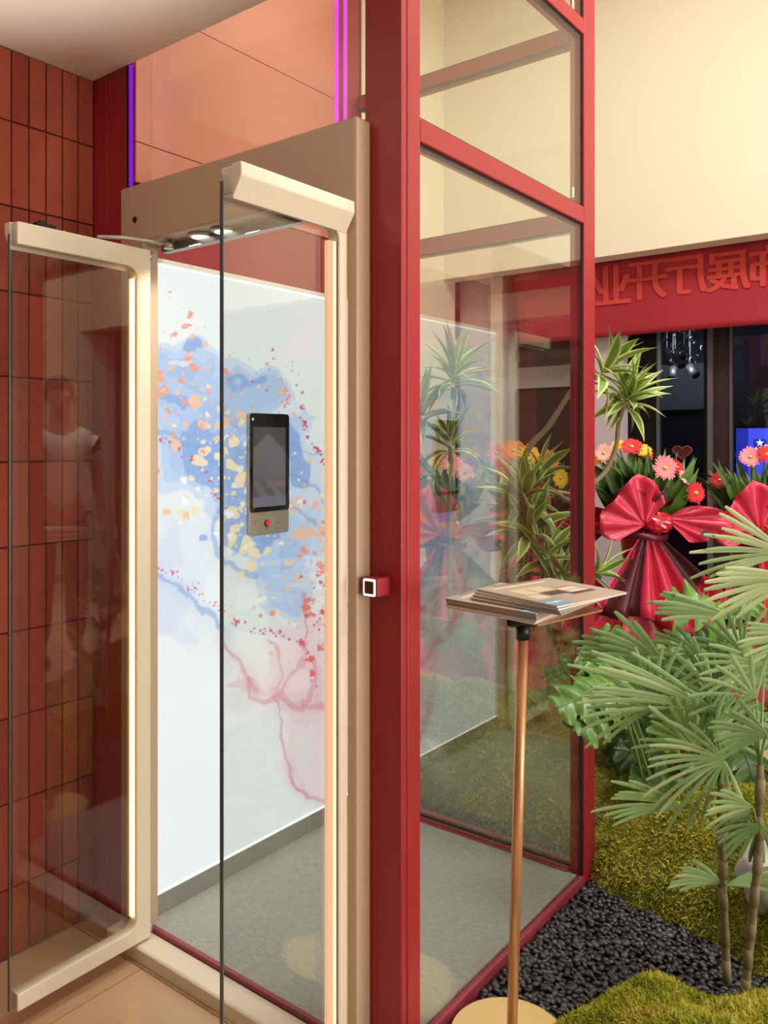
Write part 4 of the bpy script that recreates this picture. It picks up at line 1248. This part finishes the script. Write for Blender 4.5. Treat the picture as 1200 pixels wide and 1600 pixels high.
def philodendron(label, root, leaves, seed):
    q = random.Random(seed)
    t = thing('philodendron', root, label, 'plant')
    for (bx, by, tx, ty, d, dt, wd, nl, face, tone) in leaves:
        b, tp = A(bx, by, d), A(tx, ty, d+dt)
        nz = (NV*math.cos(R(face))+UPV*math.sin(R(face))).normalized()
        m = MB(); lobed(m, b, tp, nz, wd, nl, q, .12)
        pts = root.lerp(b, .0), root.lerp(b, .5)+UPV*.05, b
        petiole(m, root+Vector((q.uniform(-.03, .03), q.uniform(-.03, .03), 0)), b, .005, .05, 1)
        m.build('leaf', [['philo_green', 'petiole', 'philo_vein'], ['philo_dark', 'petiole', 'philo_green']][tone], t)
    MB().tube([root-UPV*.05, root+UPV*.06], [.025, .02], 10).build('stem', 'palm_stem', t)
ra = A(1030, 1290, 2.75)
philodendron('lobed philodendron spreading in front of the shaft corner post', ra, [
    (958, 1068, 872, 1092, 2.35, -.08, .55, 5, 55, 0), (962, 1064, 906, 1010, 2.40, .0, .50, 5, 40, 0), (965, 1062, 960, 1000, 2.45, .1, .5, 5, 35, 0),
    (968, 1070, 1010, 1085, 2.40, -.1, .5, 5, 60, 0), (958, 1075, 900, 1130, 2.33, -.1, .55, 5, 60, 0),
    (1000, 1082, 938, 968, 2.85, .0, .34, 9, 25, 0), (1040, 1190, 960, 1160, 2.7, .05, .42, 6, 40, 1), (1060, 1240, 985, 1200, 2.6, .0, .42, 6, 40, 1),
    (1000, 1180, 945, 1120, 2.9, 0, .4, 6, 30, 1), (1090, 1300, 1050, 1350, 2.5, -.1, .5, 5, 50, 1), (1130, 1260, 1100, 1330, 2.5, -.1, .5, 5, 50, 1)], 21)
rb = A(1120, 1300, 2.85)
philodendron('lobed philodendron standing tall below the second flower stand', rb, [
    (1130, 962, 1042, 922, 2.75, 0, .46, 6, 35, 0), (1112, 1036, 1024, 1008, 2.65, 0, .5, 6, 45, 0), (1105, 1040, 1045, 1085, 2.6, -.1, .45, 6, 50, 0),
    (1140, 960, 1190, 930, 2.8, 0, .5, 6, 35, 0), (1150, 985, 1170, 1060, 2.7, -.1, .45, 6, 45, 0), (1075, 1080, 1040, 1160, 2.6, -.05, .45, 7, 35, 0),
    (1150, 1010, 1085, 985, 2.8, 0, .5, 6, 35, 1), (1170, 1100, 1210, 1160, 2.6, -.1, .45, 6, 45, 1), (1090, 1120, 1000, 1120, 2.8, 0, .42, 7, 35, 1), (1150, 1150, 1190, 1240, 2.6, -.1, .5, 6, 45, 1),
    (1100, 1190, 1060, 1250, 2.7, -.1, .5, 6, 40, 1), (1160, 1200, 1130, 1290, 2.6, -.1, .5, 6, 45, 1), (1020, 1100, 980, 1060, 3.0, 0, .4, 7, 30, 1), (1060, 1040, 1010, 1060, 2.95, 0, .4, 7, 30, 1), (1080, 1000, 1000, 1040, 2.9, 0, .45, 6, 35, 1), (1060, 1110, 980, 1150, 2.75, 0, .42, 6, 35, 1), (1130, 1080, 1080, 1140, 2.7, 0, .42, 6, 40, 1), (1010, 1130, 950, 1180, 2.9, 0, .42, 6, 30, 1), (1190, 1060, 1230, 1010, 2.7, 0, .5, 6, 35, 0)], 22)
rc = A(900, 1180, 3.15)
philodendron('low lobed philodendron behind the shaft seen through both panes', rc, [
    (890, 1070, 850, 1040, 3.1, 0, .45, 6, 35, 0), (880, 1075, 835, 1085, 3.1, 0, .5, 6, 45, 0), (885, 1065, 890, 1015, 3.15, 0, .5, 6, 35, 0), (700, 1000, 660, 960, 3.3, 0, .5, 6, 35, 0), (740, 1010, 720, 960, 3.3, 0, .5, 6, 35, 0)], 23)

# ------------------------------------------------------------------ opening day flower stands
def gerbera(t, c, d, r, mp, q):
    d = d.normalized(); s0 = d.orthogonal().normalized(); s1 = d.cross(s0)
    m = MB()
    for ring, (n, rr, el) in enumerate(((24, 1.0, .14), (22, .84, .30))):
        for k in range(n):
            a = (k+.5*ring)/n*6.2832+q.uniform(-.05, .05)
            u = s0*math.cos(a)+s1*math.sin(a); v = d.cross(u)
            L = r*rr*q.uniform(.85, 1.08); w_ = r*.10
            P = []
            for tt, ww in ((.16, .5), (.5, 1), (.85, .95), (1.0, .35)):
                p = c + u*(L*tt) + d*(L*el*tt*(1.2-.6*tt))
                P.append([p-v*w_*ww, p+v*w_*ww])
            m.grid(P)
    o = m.build('flower', mp, t)
    MB().blob(c+d*r*.04, (r*.20, r*.20, r*.16), nu=10, nv=6).build('flower_eye', 'flower_eye', o)
def flower_stand(label, hub, s, flowers, blades, seed, turn=0.0):
    """s: metres per unit of the drawing laid out around the tied waist at hub; a: to the right, n: towards the visitors"""
    q = random.Random(seed)
    a = (RT*math.cos(turn)+FW*math.sin(turn)); n = UPV.cross(a)*-1
    if n.dot(NV) < 0: n = -n
    t = thing('flower_stand', (hub.x, hub.y, 0), label, 'flower stand', None)
    def L(dx, dy, dn=0.0): return hub + a*(dx*s) + UPV*(dy*s) + n*dn
    def pleats(h0, keys, folds, depth, name, mats, mfun, dn=.0, r0=.02):
        ang = [k[0] for k in keys]; rad = [k[1] for k in keys]
        N = folds*4; g = []
        for i in range(N+1):
            th = ang[0]+(ang[-1]-ang[0])*i/N
            rr = float(np.interp(th, ang, rad))
            ph = abs((i % 4)-2)/2
            row = []
            for j in range(9):
                u = r0+(1-r0)*j/8
                row.append(L(h0[0]+rr*u*math.cos(R(th)), h0[1]+rr*u*math.sin(R(th)), dn + depth*rr*s*u*(ph-.5) + .10*rr*s*u*u + .01*noise.noise((th*.1, u*3, seed))))
            g.append(row)
        m = MB()
        o_ = 0
        m.grid(g)
        k = 0
        for i in range(N):
            for j in range(8):
                m.m[k] = mfun(ang[0]+(ang[-1]-ang[0])*(i+.5)/N, (j+.5)/8); k += 1
        return m.build(name, mats, t, solid=.0015)
    WM = ['wrap_red', 'wrap_maroon', 'wrap_rose']
    # four splayed legs and the bucket
    for sx, sn in ((-1, 1), (1, 1), (-1, -1), (1, -1)):
        p = L(sx*16, -40, sn*.05); f = Vector((hub.x, hub.y, 0)) + a*(sx*.20) + n*(sn*.16-.05)
        MB().tube([f+UPV*.004, p], .010, 8).build('leg', 'stand_red', t)
    MB().lathe(L(0, -60, -.05), [(.07, 0), (.09, .15), (.10, .30)], 20).build('bucket', 'stand_red', t)
    # paper
    pleats((4, -2), [(-126, 150), (-117, 156), (-100, 142), (-93, 138), (-84, 150), (-66, 196), (-58, 186), (-50, 158), (-43, 142)], 5, .20, 'paper_skirt', WM,
           lambda th, u: 1 if (-116 < th < -98 or (-58 < th and u < .8)) else 0, .06)
    pleats((-2, -112), [(-160, 66), (-148, 100), (-128, 130), (-100, 172), (-80, 165), (-58, 120), (-40, 105), (-30, 96)], 3, .18, 'paper_drape', WM, lambda th, u: 2 if th > -100 else 0, .02)
    pleats((-4, -2), [(52, 44), (60, 52), (76, 64), (98, 80), (112, 76), (131, 62), (150, 66), (171, 74), (193, 70), (206, 52)], 5, .22, 'paper_bow', WM, lambda th, u: 0, .10)
    pleats((30, 8), [(-48, 46), (-38, 60), (-20, 76), (-4, 102), (6, 90), (20, 58), (34, 30)], 4, .22, 'paper_bow', WM, lambda th, u: 1 if (-30 < th < -16 and u > .72) else 0, .08)
    # collar of paper round the bouquet, behind the bow
    g = []
    for i in range(49):
        th = i/48*6.2832; rr = .085+.10; row = []
        for j in range(5):
            u = j/4; r = .05+(.13+.03*math.sin(th*6))*u
            row.append(L(2, 4, -.02) + a*(r*math.cos(th)) + n*(r*.75*math.sin(th)) + UPV*(.13*u+.03*u*math.sin(th*6+1)))
        g.append(row)
    m = MB().grid(g); m.m = [1 if (k//16) % 3 else 0 for k in range(len(m.f))]
    m.build('paper_collar', WM, t, solid=.0015)
    # knot of crumpled foil with a dark ribbon under it
    m = MB().blob((0, 0, 0), (1, 1, 1), nu=16, nv=12)
    m.v = [tuple(Vector(v)*(1+.22*noise.noise(Vector(v)*3.1+Vector((seed, 0, 0))))) for v in m.v]
    c = L(18, 2, .085)
    m.v = [tuple(c + a*(x*22*s)+n*(y*.035)+UPV*(z*16*s)) for x, y, z in m.v]
    for k in range(len(m.sm)): m.sm[k] = False
    m.build('foil_knot', 'foil_red', t)
    rib = MB().grid([[L(-34+72*i/12, -15+2*math.sin(i*.5), .115-.00012*(i*6-36)**2*.5), L(-34+72*i/12, -24+2*math.sin(i*.5), .118-.00012*(i*6-36)**2*.5)] for i in range(13)])
    rib.build('ribbon', 'ribbon_dark', t, solid=.001)
    # leaves: one mesh per sword leaf variant, linked copies
    src = []
    cen = L(4, 14, -.02)
    for k in range(blades):
        az = q.uniform(0, 6.283); sp_ = q.uniform(.1, .9)
        d = (a*math.cos(az)*sp_ + n*math.sin(az)*sp_*.8 + UPV*1.0).normalized()
        ln = q.uniform(.16, .30)
        p = cen + (a*math.cos(az)*.15+n*math.sin(az)*.07)*q.uniform(.2, 1) + UPV*q.uniform(-.02, .07)
        M = frame(d, n if q.random() < .7 else a)
        if k < 4:
            o = strap_mesh(.075+.03*(k % 2), .1+.15*k, 40+k).build('leaf', ['sword_green' if k % 2 else 'sword_deep']*2, t, origin=(0, 0, 0))
            o.location = p-WLOC[t.name]; o.rotation_euler = M.to_euler(); o.scale = (ln,)*3; src.append(o)
        else:
            inst(src[k % 4], 'leaf', p, M, (ln,)*3, t)
    for dx, dy, dn, r, mp, fx, fy in flowers:
        c = L(dx, dy, dn)
        gerbera(t, c, n*1.0+a*fx+UPV*fy, r*s, mp, q)
        MB().tube([c-(n+a*fx+UPV*fy).normalized()*.004, c.lerp(cen, .5)-n*.01, cen], .0035, 6).build('flower_stem', 'petiole', t)
    return t
D = 3.9
hub1 = A(1002, 816, D)
flower_stand('flower stand in red paper with the large pink gerbera nearest the shaft', hub1, D/FPX, [
    (25, 86, .10, 20, 'petal_pink', .1, .1), (-17, 118, .02, 17, 'petal_red', -.4, .9), (-1, 112, .02, 17, 'petal_yellow', .1, 1.2), (-60, 108, .02, 16, 'petal_pale', -.7, .5),
    (52, 86, .03, 13, 'petal_red', .5, .4), (62, 70, .06, 14, 'petal_pale', .6, .8), (72, 48, .10, 18, 'petal_red', .35, .1), (-68, 100, -.02, 14, 'petal_yellow', -.6, .6), (10, 104, -.02, 12, 'petal_red', .2, .8), (-30, 120, -.06, 12, 'petal_yellow', -.2, 1)], 150, 31)
hub2 = A(1178, 826, 4.05)
flower_stand('flower stand in red paper with pink gerberas behind the fan palm at right', hub2, 4.05/FPX, [
    (-14, 112, .06, 18, 'petal_pink', -.4, .5), (8, 116, .08, 17, 'petal_red', .1, .7), (22, 120, .04, 16, 'petal_pale', .2, .8), (-54, 76, .0, 14, 'petal_red', -.5, .3), (34, 100, .06, 16, 'petal_pink', .5, .4), (20, 92, .10, 12, 'petal_red', .1, .1)], 120, 32)
hub3 = A(830, 816, 4.1)
flower_stand('flower stand with orange and yellow gerberas seen through the lift glass', hub3, 4.1/FPX, [
    (-30, 112, .06, 20, 'petal_orange', -.2, .6), (-8, 106, .08, 18, 'petal_yellow', .1, .5), (-56, 108, .04, 16, 'petal_pink', -.5, .4), (24, 96, .06, 18, 'petal_orange', .3, .3), (40, 70, .08, 16, 'petal_yellow', .5, .1), (-50, 84, .08, 16, 'petal_red', -.3, .2)], 50, 33)
hub4 = A(690, 830, 4.3)
flower_stand('flower stand with pink and yellow gerberas behind the lit panel reflection', hub4, 4.3/FPX, [
    (-10, 112, .06, 18, 'petal_yellow', -.2, .5), (14, 106, .08, 18, 'petal_pink', .1, .5), (-36, 100, .04, 16, 'petal_orange', -.5, .4), (34, 92, .06, 16, 'petal_pale', .3, .3)], 40, 34)
# ------------------------------------------------------------------ the bystander met in the reflection of the open door leaf
mat('skin', (196, 142, 112), .55); mat('shirt_white', (226, 226, 226), .85); mat('trousers_dark', (36, 34, 38), .85); mat('hair_black', (22, 18, 16), .6); mat('shoe_black', (28, 28, 30), .5); mat('shoe_white', (230, 230, 230), .6)
def skinned(name, m, nodes, edges, parent, origin, levels=1, root=0):
    me = bpy.data.meshes.new(name)
    me.from_pydata([tuple(Vector(n[0])) for n in nodes], edges, [])
    me.materials.append(MATS[m])
    o = bpy.data.objects.new(name, me); COL.objects.link(o)
    put(o, origin, parent)
    sk = o.modifiers.new('skin', 'SKIN'); sk.use_smooth_shade = True
    o.modifiers.new('sub', 'SUBSURF').levels = levels
    o.modifiers['sub'].render_levels = levels
    lay = me.skin_vertices[0] if me.skin_vertices else me.attributes and None
    if lay is None: return o
    for k, n in enumerate(nodes):
        r = n[1]
        lay.data[k].radius = r if isinstance(r, tuple) else (r, r)
        lay.data[k].use_root = (k == root)
    return o
px_, py_ = 1.02, 2.80
pt = thing('person', (px_, py_, 0), 'person in white t-shirt and dark trousers standing right of the garden, seen reflected in glass', 'person')
face = R(200)                                        # looks back towards the lift
ca, sa = math.cos(face), math.sin(face)
def pp(x, y, z): return (x*ca - y*sa, x*sa + y*ca, z)   # x: forward, y: to the left
nodes, edges = [], []
def node(x, y, z, r, link=None):
    nodes.append((pp(x, y, z), r)); k = len(nodes)-1
    if link is not None: edges.append((link, k))
    return k
pel = node(0, 0, .93, (.135, .105))
wa = node(.0, 0, 1.08, (.125, .095), pel); chn = node(.0, 0, 1.27, (.15, .11), wa); sh_ = node(-.01, 0, 1.40, (.12, .085), chn)
nk = node(.0, 0, 1.47, .055, sh_); hb = node(.02, 0, 1.54, .066, nk); hm = node(.025, 0, 1.62, .088, hb); ht = node(.015, 0, 1.70, .066, hm)
for sd in (1, -1):
    sl_ = node(-.01, sd*.17, 1.39, .056, sh_); el_ = node(-.02, sd*.235, 1.13, .043, sl_)
    wr = node(.05, sd*.25, .89, .030, el_); pm_ = node(.07, sd*.25, .82, (.040, .022), wr)
    for k, (dx, ln) in enumerate(((.030, .070), (.010, .080), (-.012, .074), (-.030, .058))):
        f1 = node(.07+dx, sd*.252, .815-ln*.55, .0095, pm_); node(.078+dx, sd*.245, .815-ln*1.05, .008, f1)
    th = node(.115, sd*.232, .81, .011, pm_); node(.128, sd*.226, .77, .009, th)
    hp_ = node(0, sd*.09, .86, .088, pel); kn = node(.02, sd*.10, .48, .060, hp_); an = node(-.01, sd*.105, .09, .040, kn)
    node(.10, sd*.115, .035, .034, an)
body = skinned('body', 'skin', nodes, edges, pt, (px_, py_, 0), 1)
tn, te = [], []
nodes, edges = tn, te
a0 = node(0, 0, .90, (.165, .130)); a1 = node(0, 0, 1.06, (.158, .122), a0); a2 = node(0, 0, 1.27, (.172, .128), a1); a3 = node(-.01, 0, 1.40, (.135, .098), a2); node(0, 0, 1.445, (.075, .070), a3)
for sd in (1, -1):
    b1 = node(-.01, sd*.175, 1.385, .074, a3); node(-.017, sd*.222, 1.19, .066, b1)
skinned('shirt', 'shirt_white', nodes, edges, pt, (px_, py_, 0), 1)
nodes, edges = [], []
a0 = node(0, 0, .95, (.140, .112))
for sd in (1, -1):
    b1 = node(0, sd*.09, .85, .100, a0); b2 = node(.02, sd*.10, .48, .076, b1); node(-.01, sd*.105, .10, .062, b2)
skinned('trousers', 'trousers_dark', nodes, edges, pt, (px_, py_, 0), 1)
def lump(c, r, name, m, mod=None):
    b = MB().blob((0, 0, 0), (1, 1, 1), nu=14, nv=10)
    out = []
    for x, y, z in b.v:
        if mod: x, y, z = mod(x, y, z)
        q_ = pp(c[0]+x*r[0], c[1]+y*r[1], c[2]+z*r[2]); out.append((q_[0]+px_, q_[1]+py_, q_[2]))
    b.v = out
    return b.build(name, m, pt)
lump((.0, 0, 1.665), (.104, .090, .105), 'hair', 'hair_black', lambda x, y, z: (x*(1 if x < 0 or z > .25 else .35), y, max(z, -.55)))
lump((.118, 0, 1.605), (.018, .014, .026), 'nose', 'skin')
for sd in (1, -1):
    lump((.104, sd*.033, 1.632), (.009, .013, .007), 'eye', 'hair_black')
    lump((.02, sd*.090, 1.615), (.020, .010, .032), 'ear', 'skin')
    lump((.075, sd*.112, .036), (.135, .050, .036), 'shoe', 'shoe_black', lambda x, y, z: (x, y, max(z, -.98)))
lump((.107, 0, 1.567), (.008, .024, .006), 'mouth', 'petal_pink')
